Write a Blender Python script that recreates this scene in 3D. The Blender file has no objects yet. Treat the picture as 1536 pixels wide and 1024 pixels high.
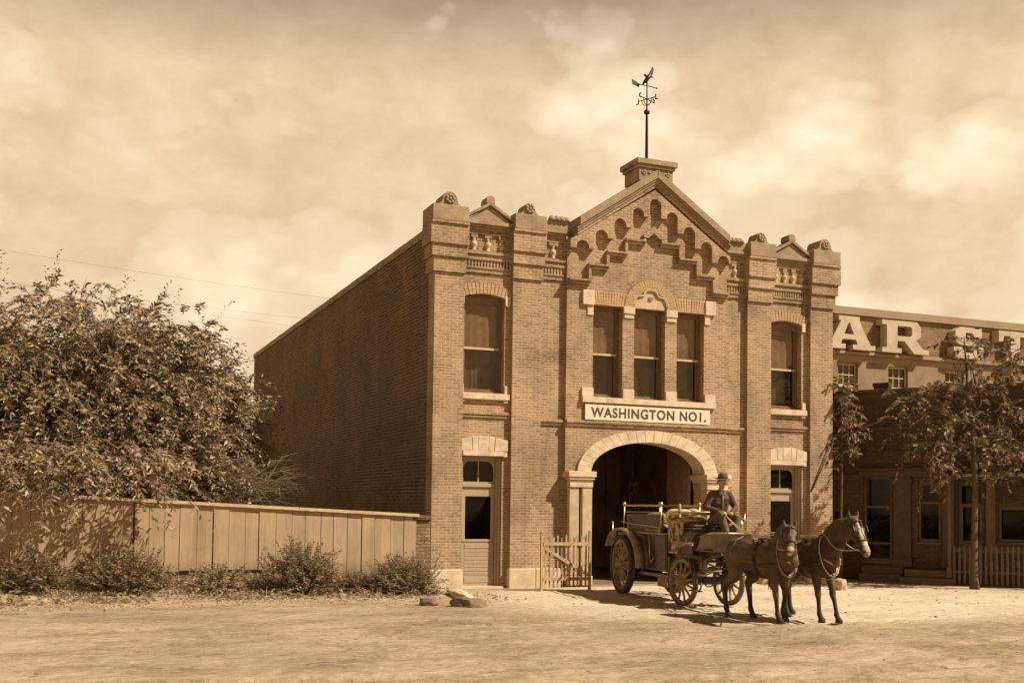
import bpy, bmesh, math, random
import numpy as np
from mathutils import Vector, Matrix, noise as mnoise
random.seed(7); RNG = np.random.default_rng(11)
sc = bpy.context.scene
COL = sc.collection
R = math.radians

# ------------------------------------------------------------------ camera
cam = bpy.data.cameras.new('camera'); co = bpy.data.objects.new('camera', cam); COL.objects.link(co)
CM = Matrix(((0.923992, -0.025864, -0.381535), (-0.382208, -0.029992, -0.923589), (0.012445, 0.999215, -0.037598))).to_4x4()
CM.translation = (-8.779, -26.526, 2.082)
co.matrix_world = CM
cam.sensor_width = 36; cam.lens = 38.92; cam.shift_y = 0.120
cam.clip_start = 0.1; cam.clip_end = 4000
sc.camera = co
sc.view_settings.view_transform = 'Standard'; sc.view_settings.look = 'None'
sc.view_settings.gamma = 1; sc.view_settings.exposure = 0.45

# ------------------------------------------------------------------ light
AZ, EL = 48, 47                                   # sun: degrees to the right of the facade's normal, elevation
SUN = Vector((math.sin(R(AZ)) * math.cos(R(EL)), -math.cos(R(AZ)) * math.cos(R(EL)), math.sin(R(EL))))
sl = bpy.data.lights.new('sun', 'SUN'); so = bpy.data.objects.new('sun', sl); COL.objects.link(so)
sl.energy = 5.0; sl.angle = R(0.5); sl.color = (1, .928, .81)
so.rotation_euler = (-SUN).to_track_quat('-Z', 'Y').to_euler()

def node(nt, typ, x=0, y=0, **kw):
    n = nt.nodes.new(typ); n.location = (x, y)
    for k, v in kw.items(): setattr(n, k, v)
    return n
def L(nt, a, b): nt.links.new(a, b)

w = bpy.data.worlds.new('World'); sc.world = w; w.use_nodes = True
nt = w.node_tree; nt.nodes.clear()
out = node(nt, 'ShaderNodeOutputWorld'); bg = node(nt, 'ShaderNodeBackground'); L(nt, bg.outputs[0], out.inputs[0])
bg.inputs[1].default_value = 0.1
sky = node(nt, 'ShaderNodeTexSky', sky_type='NISHITA', sun_disc=False)
sky.sun_elevation = R(EL); sky.sun_rotation = math.atan2(SUN.x, SUN.y); sky.dust_density = 2.0; sky.air_density = 1.0
bw = node(nt, 'ShaderNodeRGBToBW'); L(nt, sky.outputs[0], bw.inputs[0])
def math_n(nt, op, a, b=None, c=None, clamp=False):
    n = node(nt, 'ShaderNodeMath', operation=op); n.use_clamp = clamp
    for i, v in enumerate((a, b, c)):
        if v is None: continue
        if isinstance(v, (int, float)): n.inputs[i].default_value = v
        else: L(nt, v, n.inputs[i])
    return n.outputs[0]
def ramp(nt, fac, stops, interp='LINEAR'):
    n = node(nt, 'ShaderNodeValToRGB'); n.color_ramp.interpolation = interp
    e = n.color_ramp.elements
    while len(e) < len(stops): e.new(0.5)
    for i, (p, c) in enumerate(stops):
        e[i].position = p; e[i].color = (c, c, c, 1) if isinstance(c, (int, float)) else (*c, 1)
    L(nt, fac, n.inputs[0]); return n.outputs[0]
def mixc(nt, fac, a, b, mode='MIX'):
    n = node(nt, 'ShaderNodeMix', data_type='RGBA', blend_type=mode)
    for i, v in ((0, fac), (6, a), (7, b)):
        if isinstance(v, (int, float)): n.inputs[i].default_value = v
        elif isinstance(v, tuple): n.inputs[i].default_value = (*v, 1)
        else: L(nt, v, n.inputs[i])
    return n.outputs[2]
def noise_n(nt, vec, scale, detail=4, rough=.55, dist=0):
    n = node(nt, 'ShaderNodeTexNoise'); n.inputs['Scale'].default_value = scale; n.inputs['Detail'].default_value = detail
    n.inputs['Roughness'].default_value = rough; n.inputs['Distortion'].default_value = dist
    if vec is not None: L(nt, vec, n.inputs['Vector'])
    return n.outputs[0]
tc = node(nt, 'ShaderNodeTexCoord')
sx = node(nt, 'ShaderNodeSeparateXYZ'); L(nt, tc.outputs['Generated'], sx.inputs[0])
mp = node(nt, 'ShaderNodeMapping'); L(nt, tc.outputs['Generated'], mp.inputs[0]); mp.inputs['Scale'].default_value = (1, 1, 1.55)
mp.inputs['Location'].default_value = (3.1, .4, .35)
n1 = noise_n(nt, mp.outputs[0], 6.2, 7, .5, .0)
n2 = noise_n(nt, mp.outputs[0], 3.1, 2, .5)
def puff(scale, warp):
    v = node(nt, 'ShaderNodeTexVoronoi', feature='SMOOTH_F1' if scale < 10 else 'F1'); v.inputs['Scale'].default_value = scale
    if scale < 10: v.inputs['Smoothness'].default_value = .35
    wv = node(nt, 'ShaderNodeVectorMath', operation='MULTIPLY_ADD'); L(nt, nw.outputs[1], wv.inputs[0]); wv.inputs[1].default_value = (warp,) * 3; L(nt, mp.outputs[0], wv.inputs[2]); L(nt, wv.outputs[0], v.inputs['Vector'])
    return math_n(nt, 'SUBTRACT', .55, v.outputs['Distance'])
nw = node(nt, 'ShaderNodeTexNoise'); nw.inputs['Scale'].default_value = 9; nw.inputs['Detail'].default_value = 6; nw.inputs['Roughness'].default_value = .6; L(nt, mp.outputs[0], nw.inputs['Vector'])
p1 = puff(7.0, .10); p2 = puff(17, .05); p3 = puff(40, .025)
bil = math_n(nt, 'ADD', math_n(nt, 'MULTIPLY', p1, .34), math_n(nt, 'ADD', math_n(nt, 'MULTIPLY', p2, .17), math_n(nt, 'MULTIPLY', p3, .085)))
cl = math_n(nt, 'ADD', math_n(nt, 'ADD', math_n(nt, 'MULTIPLY', n1, .38), math_n(nt, 'MULTIPLY', n2, .55)), bil)
hz = math_n(nt, 'MULTIPLY', math_n(nt, 'SUBTRACT', .36, sx.outputs[2]), .62)      # more cloud low down
cl = math_n(nt, 'ADD', cl, hz)
mask = ramp(nt, cl, [(.54, 0.0), (.578, .5), (.65, .8), (.79, 1.0)])
skyc = mixc(nt, 1.0, mixc(nt, ramp(nt, noise_n(nt, mp.outputs[0], 16, 8, .65), [(.35, 0), (.65, 1)]), (.96, .70, .43), (1.12, .84, .545)), math_n(nt, 'MINIMUM', math_n(nt, 'MULTIPLY', bw.outputs[0], 2.7), 5.9), 'MULTIPLY')
skys = node(nt, 'ShaderNodeVectorMath', operation='SCALE'); L(nt, skyc, skys.inputs[0]); skys.inputs[3].default_value = 1.0
shade = math_n(nt, 'ADD', math_n(nt, 'MULTIPLY', bil, 1.3), math_n(nt, 'MULTIPLY', noise_n(nt, mp.outputs[0], 11, 7, .6), .5))
cloudc = mixc(nt, ramp(nt, shade, [(.30, 0), (.56, 1)]), (6.8, 5.35, 3.55), (8.6, 7.0, 4.9))
fin = mixc(nt, mask, skys.outputs[0], cloudc)
zen = math_n(nt, 'MULTIPLY', ramp(nt, sx.outputs[2], [(.45, 1.0), (.62, .1)]), ramp(nt, sx.outputs[1], [(.30, .2), (.62, 1.0)]))            # clouds thinned overhead and behind the camera to cut fill light
fin2 = mixc(nt, zen, skys.outputs[0], fin)
dim = ramp(nt, sx.outputs[2], [(.36, 1.0), (.50, .09)]); fin3 = mixc(nt, 1.0, fin2, dim, 'MULTIPLY'); L(nt, fin3, bg.inputs[0])  # upper sky, mostly out of view, darkened to lower the fill light

# ------------------------------------------------------------------ materials
MATS = {}
def lin(r, g, b):
    f = lambda c: ((c / 255 + .055) / 1.055) ** 2.4 if c > 10 else c / 255 / 12.92
    return (f(r), f(g), f(b))
def newmat(name):
    m = bpy.data.materials.new(name); m.use_nodes = True; nt = m.node_tree
    b = nt.nodes['Principled BSDF']; MATS[name] = m
    return m, nt, b
def sep(c): return (c[0], c[1] * .96, c[2] * .94)          # one warm sepia cast on every paint and stone
def simple(name, col, rough=.7, var=.25, scale=6, bump=0.0, bscale=40, metal=0.0, spec=.5, stretch=(1, 1, 1), coord='Object'):
    m, nt, b = newmat(name); col = sep(col)
    tc = node(nt, 'ShaderNodeTexCoord'); mp = node(nt, 'ShaderNodeMapping'); mp.inputs['Scale'].default_value = stretch
    L(nt, tc.outputs[coord], mp.inputs[0])
    n = noise_n(nt, mp.outputs[0], scale, 6, .65)
    lo = tuple(c * (1 - var) for c in col); hi = tuple(min(1, c * (1 + var)) for c in col)
    c = ramp(nt, n, [(.3, lo), (.7, hi)])
    L(nt, c, b.inputs['Base Color']); b.inputs['Roughness'].default_value = rough; b.inputs['Metallic'].default_value = metal
    b.inputs['Specular IOR Level'].default_value = spec
    if bump:
        bn = node(nt, 'ShaderNodeBump'); bn.inputs['Strength'].default_value = bump; bn.inputs['Distance'].default_value = .02
        L(nt, noise_n(nt, mp.outputs[0], bscale, 5, .6), bn.inputs['Height']); L(nt, bn.outputs[0], b.inputs['Normal'])
    return m
def brickmat(name, c1, c2, mortar, bw=.235, bh=.076, ms=.011, stain=.35, bump=.5, msm=.3, rough=.85):
    """brick courses on any vertical face, in metres; stains of a larger size over it"""
    m, nt, b = newmat(name); c1, c2, mortar = sep(c1), sep(c2), sep(mortar)
    g = node(nt, 'ShaderNodeNewGeometry'); sp = node(nt, 'ShaderNodeSeparateXYZ'); L(nt, g.outputs['Position'], sp.inputs[0])
    sn = node(nt, 'ShaderNodeSeparateXYZ'); L(nt, g.outputs['True Normal'], sn.inputs[0])
    st = math_n(nt, 'GREATER_THAN', math_n(nt, 'ABSOLUTE', sn.outputs[0]), .72)
    mx = node(nt, 'ShaderNodeMix', data_type='FLOAT'); L(nt, st, mx.inputs[0]); L(nt, sp.outputs[0], mx.inputs[2]); L(nt, sp.outputs[1], mx.inputs[3])
    cv = node(nt, 'ShaderNodeCombineXYZ'); L(nt, mx.outputs[0], cv.inputs[0]); L(nt, sp.outputs[2], cv.inputs[1])
    wob = noise_n(nt, g.outputs['Position'], 1.2, 2, .5)
    cw = node(nt, 'ShaderNodeVectorMath', operation='ADD'); L(nt, cv.outputs[0], cw.inputs[0])
    wv = node(nt, 'ShaderNodeCombineXYZ'); L(nt, math_n(nt, 'MULTIPLY', wob, .03), wv.inputs[1]); L(nt, wv.outputs[0], cw.inputs[1])
    br = node(nt, 'ShaderNodeTexBrick'); L(nt, cw.outputs[0], br.inputs['Vector'])
    br.inputs['Scale'].default_value = 1; br.inputs['Brick Width'].default_value = bw; br.inputs['Row Height'].default_value = bh
    br.inputs['Mortar Size'].default_value = ms; br.inputs['Mortar Smooth'].default_value = msm; br.inputs['Bias'].default_value = -.1
    br.inputs['Color1'].default_value = (*c1, 1); br.inputs['Color2'].default_value = (*c2, 1); br.inputs['Mortar'].default_value = (*mortar, 1)
    s1 = noise_n(nt, g.outputs['Position'], .55, 6, .62, .6)
    mp = node(nt, 'ShaderNodeMapping'); mp.inputs['Scale'].default_value = (3, 3, .35); L(nt, g.outputs['Position'], mp.inputs[0])
    s2 = noise_n(nt, mp.outputs[0], 1.4, 5, .6)
    s3 = noise_n(nt, g.outputs['Position'], 14, 3, .7)
    k = math_n(nt, 'ADD', math_n(nt, 'MULTIPLY', s1, .5), math_n(nt, 'ADD', math_n(nt, 'MULTIPLY', s2, .2), math_n(nt, 'MULTIPLY', s3, .34)))
    kk = ramp(nt, k, [(.36, 1 - stain), (.64, 1 + stain * .45)])
    c = mixc(nt, 1.0, br.outputs['Color'], kk, 'MULTIPLY')
    L(nt, c, b.inputs['Base Color']); b.inputs['Roughness'].default_value = rough; b.inputs['Specular IOR Level'].default_value = .25
    bn = node(nt, 'ShaderNodeBump'); bn.inputs['Strength'].default_value = bump; bn.inputs['Distance'].default_value = .012
    hh = math_n(nt, 'ADD', math_n(nt, 'MULTIPLY', br.outputs['Fac'], -1.0), math_n(nt, 'MULTIPLY', s3, .8))
    L(nt, hh, bn.inputs['Height']); L(nt, bn.outputs[0], b.inputs['Normal'])
    return m
def woodmat(name, col, var=.35, board=.3, axis=0, rough=.8):
    """weathered boards: each board its own tone, long grain along z"""
    m, nt, b = newmat(name); col = sep(col)
    tc = node(nt, 'ShaderNodeTexCoord'); sp = node(nt, 'ShaderNodeSeparateXYZ'); L(nt, tc.outputs['Object'], sp.inputs[0])
    idx = math_n(nt, 'FLOOR', math_n(nt, 'DIVIDE', sp.outputs[axis], board))
    wn = node(nt, 'ShaderNodeTexWhiteNoise', noise_dimensions='1D'); L(nt, idx, wn.inputs['W'])
    mp = node(nt, 'ShaderNodeMapping'); mp.inputs['Scale'].default_value = (14, 14, .9); L(nt, tc.outputs['Object'], mp.inputs[0])
    g1 = noise_n(nt, mp.outputs[0], 2.0, 6, .65, .4)
    g2 = noise_n(nt, tc.outputs['Object'], 1.1, 4, .6)
    k = math_n(nt, 'ADD', math_n(nt, 'MULTIPLY', wn.outputs[0], .14), math_n(nt, 'ADD', math_n(nt, 'MULTIPLY', g1, .5), math_n(nt, 'MULTIPLY', g2, .45)))
    c = ramp(nt, k, [(.25, tuple(x * (1 - var) for x in col)), (.8, tuple(min(1, x * (1 + var * .6)) for x in col))])
    gd = noise_n(nt, tc.outputs['Object'], 3.5, 4, .6)
    dirt = ramp(nt, math_n(nt, 'ADD', sp.outputs[2], math_n(nt, 'MULTIPLY', gd, .5)), [(.55, .55), (1.0, 1.0)])       # mud splashed up the foot of the boards
    c = mixc(nt, 1.0, c, dirt, 'MULTIPLY')
    L(nt, c, b.inputs['Base Color']); b.inputs['Roughness'].default_value = rough; b.inputs['Specular IOR Level'].default_value = .3
    bn = node(nt, 'ShaderNodeBump'); bn.inputs['Strength'].default_value = .35; bn.inputs['Distance'].default_value = .01
    L(nt, g1, bn.inputs['Height']); L(nt, bn.outputs[0], b.inputs['Normal'])
    return m
def leafmat(name, lo, hi, trans=.25):
    m, nt, b = newmat(name); lo, hi = sep(lo), sep(hi)
    oi = node(nt, 'ShaderNodeNewGeometry')
    n = noise_n(nt, oi.outputs['Position'], 5, 3, .7)
    rnd = oi.outputs['Random Per Island']
    k = math_n(nt, 'ADD', math_n(nt, 'MULTIPLY', rnd, .6), math_n(nt, 'MULTIPLY', n, .4))
    c = ramp(nt, k, [(.15, lo), (.85, hi)])
    L(nt, c, b.inputs['Base Color']); b.inputs['Roughness'].default_value = .6; b.inputs['Specular IOR Level'].default_value = .12
    tr = node(nt, 'ShaderNodeBsdfTranslucent'); L(nt, c, tr.inputs[0])
    mx = node(nt, 'ShaderNodeMixShader'); mx.inputs[0].default_value = trans
    L(nt, b.outputs[0], mx.inputs[1]); L(nt, tr.outputs[0], mx.inputs[2]); L(nt, mx.outputs[0], nt.nodes['Material Output'].inputs[0])
    return m
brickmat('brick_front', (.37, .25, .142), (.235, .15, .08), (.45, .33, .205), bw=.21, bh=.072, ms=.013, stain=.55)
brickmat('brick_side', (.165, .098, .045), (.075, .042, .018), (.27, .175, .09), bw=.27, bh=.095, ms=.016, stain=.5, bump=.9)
brickmat('brick_factory', (.24, .16, .085), (.17, .11, .055), (.27, .185, .105), bw=.5, bh=.16, ms=.02, stain=.25)
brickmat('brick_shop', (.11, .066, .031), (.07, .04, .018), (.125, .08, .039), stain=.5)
brickmat('brick_rubble', (.38, .255, .145), (.18, .11, .055), (.24, .16, .09), bw=.19, bh=.085, ms=.022, stain=.7, bump=1.4)
brickmat('arch_brick', (.50, .345, .185), (.40, .265, .135), (.36, .24, .125), stain=.2)
simple('stone', (.46, .345, .21), .85, .22, 3.5, .35, 30)
simple('stone_light', (.55, .43, .285), .85, .26, 4, .3, 30)
simple('stone_cap', (.29, .205, .12), .9, .32, 3, .5, 22)
simple('plinth_stone', (.56, .43, .27), .9, .24, 2.2, .5, 16)
simple('rock', (.20, .14, .078), .95, .4, 3, .9, 9)
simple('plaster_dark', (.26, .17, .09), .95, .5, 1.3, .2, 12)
simple('hall_floor', (.16, .105, .055), .95, .3, 1.5)
simple('roof_tar', (.09, .06, .03), .9, .3, 2)
simple('paint_door', (.36, .27, .17), .55, .14, 5, .12, 30, stretch=(6, 6, 1))
simple('paint_sash', (.17, .10, .048), .5, .2, 6, .1, 30)
simple('sash_light', (.50, .37, .21), .6, .15, 6)
simple('curtain_dim', (.34, .265, .185), .9, .4, 2.5); simple('blind', (.62, .52, .40), .9, .35, 1.6)
simple('iron_dark', (.022, .013, .007), .5, .3, 8, metal=.0)
simple('iron_worn', (.10, .062, .03), .5, .35, 9)
simple('coach_black', (.045, .027, .013), .3, .45, 5, spec=.6)
simple('coach_brown', (.14, .085, .042), .32, .45, 5)
simple('brass', (.52, .41, .27), .38, .2, 12, metal=.85)
simple('tin', (.42, .31, .18), .38, .3, 7, metal=.6)
simple('canvas', (.55, .43, .27), .9, .25, 6, .5, 18)
simple('leather', (.045, .027, .013), .45, .4, 14)
simple('leather_light', (.30, .20, .10), .6, .3, 12)
simple('leather_pale', (.5, .37, .21), .6, .2, 10)
simple('wheel_wood', (.27, .185, .095), .55, .3, 9)
simple('mudguard_paint', (.25, .165, .085), .3, .4, 5); simple('rubber', (.055, .034, .018), .75, .25, 10)
simple('skin', (.40, .25, .135), .55, .12, 10)
simple('jacket', (.085, .054, .029), .9, .3, 7, .4, 22)
simple('shirt', (.20, .135, .075), .9, .2, 8, .3, 25)
simple('trousers', (.13, .085, .044), .9, .25, 7, .4, 20)
simple('hat', (.12, .078, .042), .85, .25, 9)
simple('boot', (.05, .03, .016), .5, .3, 9)
simple('bark', (.17, .115, .06), .95, .4, 8, 1.0, 18, stretch=(3, 3, .6))
simple('bark_dark', (.11, .072, .037), .95, .4, 8, 1.0, 18, stretch=(3, 3, .6)); simple('twig', (.24, .17, .095), .9, .3, 8)
simple('twig_dark', (.09, .058, .028), .9, .3, 8)
simple('letter_white', (.47, .375, .25), .85, .2, 1.6, .2, 14)
simple('sign_white', (.70, .585, .42), .6, .16, 3)
simple('sign_ink', (.075, .043, .019), .7, .3, 10)
simple('stucco', (.23, .162, .09), .9, .22, 1.2, .2, 10)
simple('coping_light', (.29, .21, .125), .9, .15, .8)
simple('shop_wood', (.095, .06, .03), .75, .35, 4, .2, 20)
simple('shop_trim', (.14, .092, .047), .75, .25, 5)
simple('shed_wall', (.05, .03, .014), .95, .4, 2)
simple('shutter_dark', (.035, .02, .01), .6, .3, 3)
woodmat('fence_wood', (.40, .285, .165), .45)
simple('cap_wood', (.52, .38, .215), .85, .3, 5, .3, 20, stretch=(1, 8, 8))
simple('gate_wood', (.42, .295, .155), .85, .35, 8, .3, 20)
simple('gate_wood_dark', (.25, .165, .082), .85, .35, 8, .3, 20)
leafmat('leaf_tree', (.07, .045, .022), (.50, .37, .215), .12)
leafmat('leaf_street', (.08, .052, .026), (.40, .29, .165), .22)
leafmat('leaf_bush', (.10, .065, .032), (.40, .29, .165), .2)
leafmat('grass_dry', (.20, .14, .07), (.48, .36, .205), .2)
leafmat('litter', (.1, .06, .03), (.45, .33, .19), .05)
def glass(name, tint, gloss=.12):
    m, nt, b = newmat(name); nt.nodes.remove(b)
    tr = node(nt, 'ShaderNodeBsdfTransparent'); tr.inputs[0].default_value = (*tint, 1)
    gl = node(nt, 'ShaderNodeBsdfGlossy'); gl.inputs['Roughness'].default_value = .06; gl.inputs['Color'].default_value = (.9, .78, .6, 1)
    n = noise_n(nt, node(nt, 'ShaderNodeTexCoord').outputs['Object'], 2.2, 3, .6)
    bn = node(nt, 'ShaderNodeBump'); bn.inputs['Strength'].default_value = .12; bn.inputs['Distance'].default_value = .05; 
    mx = node(nt, 'ShaderNodeMixShader'); L(nt, ramp(nt, n, [(.3, gloss * .85), (.7, gloss * 1.2)]), mx.inputs[0])
    L(nt, tr.outputs[0], mx.inputs[1]); L(nt, gl.outputs[0], mx.inputs[2]); L(nt, mx.outputs[0], nt.nodes['Material Output'].inputs[0])
glass('glass', (.70, .64, .56), .045)
glass('glass_dark', (.30, .22, .14), .025)

# ------------------------------------------------------------------ mesh helpers
OFF = {}
def prop(o, label=None, cat=None, group=None, kind=None):
    if label: o['label'] = label
    if cat: o['category'] = cat
    if group: o['group'] = group
    if kind: o['kind'] = kind
    return o
def thing(name, label, cat, loc=(0, 0, 0), rotz=0, group=None, local=False):
    """Empty at a thing's base; its parts are built in world metres unless local"""
    o = bpy.data.objects.new(name, None); COL.objects.link(o); o.empty_display_size = .3
    o.location = loc; o.rotation_euler = (0, 0, rotz)
    OFF[o.name] = Vector((0, 0, 0)) if local else Vector(loc)
    return prop(o, label, cat, group)
class MB:
    def __init__(s): s.v = []; s.f = []; s.sm = []
    def add(s, vs, fs, smooth=False):
        n = len(s.v); s.v += [tuple(p) for p in vs]; s.f += [tuple(i + n for i in f) for f in fs]; s.sm += [smooth] * len(fs)
        return s
    def box(s, x0, x1, y0, y1, z0, z1):
        if x0 > x1: x0, x1 = x1, x0
        if y0 > y1: y0, y1 = y1, y0
        if z0 > z1: z0, z1 = z1, z0
        v = [(x, y, z) for z in (z0, z1) for x, y in ((x0, y0), (x1, y0), (x1, y1), (x0, y1))]
        return s.add(v, [(3, 2, 1, 0), (4, 5, 6, 7), (0, 1, 5, 4), (1, 2, 6, 5), (2, 3, 7, 6), (3, 0, 4, 7)])
    def prism(s, poly, y0, y1, plane='xz'):
        """a polygon (counter-clockwise seen from -y) pushed from y0 to y1"""
        a = sum(p[0] * q[1] - q[0] * p[1] for p, q in zip(poly, poly[1:] + poly[:1]))
        if a < 0: poly = poly[::-1]
        n = len(poly)
        mk = {'xz': lambda p, d: (p[0], d, p[1]), 'yz': lambda p, d: (d, p[0], p[1]), 'xy': lambda p, d: (p[0], p[1], d)}[plane]
        v = [mk(p, y0) for p in poly] + [mk(p, y1) for p in poly]
        f = [tuple(range(n)), tuple(range(2 * n - 1, n - 1, -1))] + [(i, i + n, (i + 1) % n + n, (i + 1) % n) for i in range(n)]
        return s.add(v, f)
    def tube(s, pts, r, n=8, smooth=True, cap=True):
        pts = [Vector(p) for p in pts]; m = len(pts); rs = r if isinstance(r, (list, tuple)) else [r] * m
        t0 = (pts[1] - pts[0]).normalized(); u = t0.cross(Vector((0, 0, 1)))
        if u.length < .1: u = t0.cross(Vector((0, 1, 0)))
        u.normalize(); v = []
        for i, p in enumerate(pts):
            t = (pts[min(i + 1, m - 1)] - pts[max(i - 1, 0)]).normalized()
            u = (u - t * u.dot(t)).normalized(); b = t.cross(u)
            for k in range(n):
                a = 2 * math.pi * k / n; v.append(p + (u * math.cos(a) + b * math.sin(a)) * rs[i])
        f = [(i * n + k, i * n + (k + 1) % n, (i + 1) * n + (k + 1) % n, (i + 1) * n + k) for i in range(m - 1) for k in range(n)]
        if cap: f += [tuple(range(n - 1, -1, -1)), tuple(range((m - 1) * n, m * n))]
        return s.add(v, f, smooth)
    def strap(s, pts, wdt, th, nrm):
        """flat strap along pts, wide across the tangent and nrm"""
        pts = [Vector(p) for p in pts]; nrm = Vector(nrm); v = []
        for i, p in enumerate(pts):
            t = (pts[min(i + 1, len(pts) - 1)] - pts[max(i - 1, 0)]).normalized(); b = t.cross(nrm).normalized(); nn = b.cross(t)
            v += [p + b * wdt / 2 + nn * th / 2, p - b * wdt / 2 + nn * th / 2, p - b * wdt / 2 - nn * th / 2, p + b * wdt / 2 - nn * th / 2]
        f = [(i * 4 + k, i * 4 + (k + 1) % 4, i * 4 + 4 + (k + 1) % 4, i * 4 + 4 + k) for i in range(len(pts) - 1) for k in range(4)]
        m = len(pts) - 1
        return s.add(v, f + [(3, 2, 1, 0), (m * 4, m * 4 + 1, m * 4 + 2, m * 4 + 3)], True)
    def lathe(s, prof, c=(0, 0, 0), n=16, axis='z', smooth=True):
        """prof: (radius, height) pairs"""
        v = []
        for r, h in prof:
            for k in range(n):
                a = 2 * math.pi * k / n; p = (r * math.cos(a), r * math.sin(a), h)
                if axis == 'y': p = (p[0], p[2], p[1])
                elif axis == 'x': p = (p[2], p[0], p[1])
                v.append((c[0] + p[0], c[1] + p[1], c[2] + p[2]))
        m = len(prof)
        f = [(i * n + k, i * n + (k + 1) % n, (i + 1) * n + (k + 1) % n, (i + 1) * n + k) for i in range(m - 1) for k in range(n)]
        f += [tuple(range(n - 1, -1, -1)), tuple(range((m - 1) * n, m * n))]
        return s.add(v, f, smooth)
    def plate(s, outer, holes, y0, y1):
        """an outline in (x, z) with holes, filled and pushed from y0 to y1"""
        cu = bpy.data.curves.new('tmp', 'CURVE'); cu.dimensions = '2D'; cu.fill_mode = 'BOTH'
        for poly in [outer] + holes:
            sp = cu.splines.new('POLY'); sp.points.add(len(poly) - 1); sp.use_cyclic_u = True
            for q, p in zip(sp.points, poly): q.co = (p[0], p[1], 0, 1)
        cu.extrude = abs(y1 - y0) / 2; ob = bpy.data.objects.new('tmp', cu); COL.objects.link(ob)
        dg = bpy.context.evaluated_depsgraph_get(); me = bpy.data.meshes.new_from_object(ob.evaluated_get(dg))
        ym = (y0 + y1) / 2
        s.add([(p.co.x, ym - p.co.z, p.co.y) for p in me.vertices], [tuple(p.vertices) for p in me.polygons])
        bpy.data.objects.remove(ob); bpy.data.curves.remove(cu); bpy.data.meshes.remove(me)
        return s
    def jitter(s, a):
        s.v = [(x + random.uniform(-a, a), y + random.uniform(-a, a), z + random.uniform(-a, a)) for x, y, z in s.v]; return s
    def xf(s, M):
        s.v = [tuple(M @ Vector(p)) for p in s.v]; return s
    def build(s, name, mat, parent=None, bevel=0, label=None, seg=1):
        me = bpy.data.meshes.new(name)
        off = OFF.get(parent.name, Vector((0, 0, 0))) if parent else Vector((0, 0, 0))
        me.from_pydata([(p[0] - off.x, p[1] - off.y, p[2] - off.z) for p in s.v], [], s.f); me.validate()
        bm = bmesh.new(); bm.from_mesh(me); bmesh.ops.recalc_face_normals(bm, faces=bm.faces); bm.to_mesh(me); bm.free()
        if len(me.polygons) == len(s.sm): me.polygons.foreach_set('use_smooth', s.sm)
        o = bpy.data.objects.new(name, me); COL.objects.link(o)
        me.materials.append(MATS[mat] if isinstance(mat, str) else mat)
        if parent: o.parent = parent; OFF[o.name] = off
        if bevel:
            b = o.modifiers.new('bevel', 'BEVEL'); b.width = bevel; b.segments = seg; b.limit_method = 'ANGLE'; b.angle_limit = R(40)
        if label: o['label'] = label
        return o
def arc(cx, cz, rx, rz, a0, a1, n=24):
    return [(cx + rx * math.cos(R(a0 + (a1 - a0) * i / n)), cz + rz * math.sin(R(a0 + (a1 - a0) * i / n))) for i in range(n + 1)]
def catmull(pts, n=6):
    P = [np.array(p, float) for p in pts]; P = [2 * P[0] - P[1]] + P + [2 * P[-1] - P[-2]]; o = []
    for i in range(1, len(P) - 2):
        for k in range(n):
            t = k / n; a, b, c, d = P[i - 1:i + 3]
            o.append(.5 * (2 * b + (c - a) * t + (2 * a - 5 * b + 4 * c - d) * t * t + (3 * b - a - 3 * c + d) * t ** 3))
    o.append(P[-2]); return o
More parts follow.
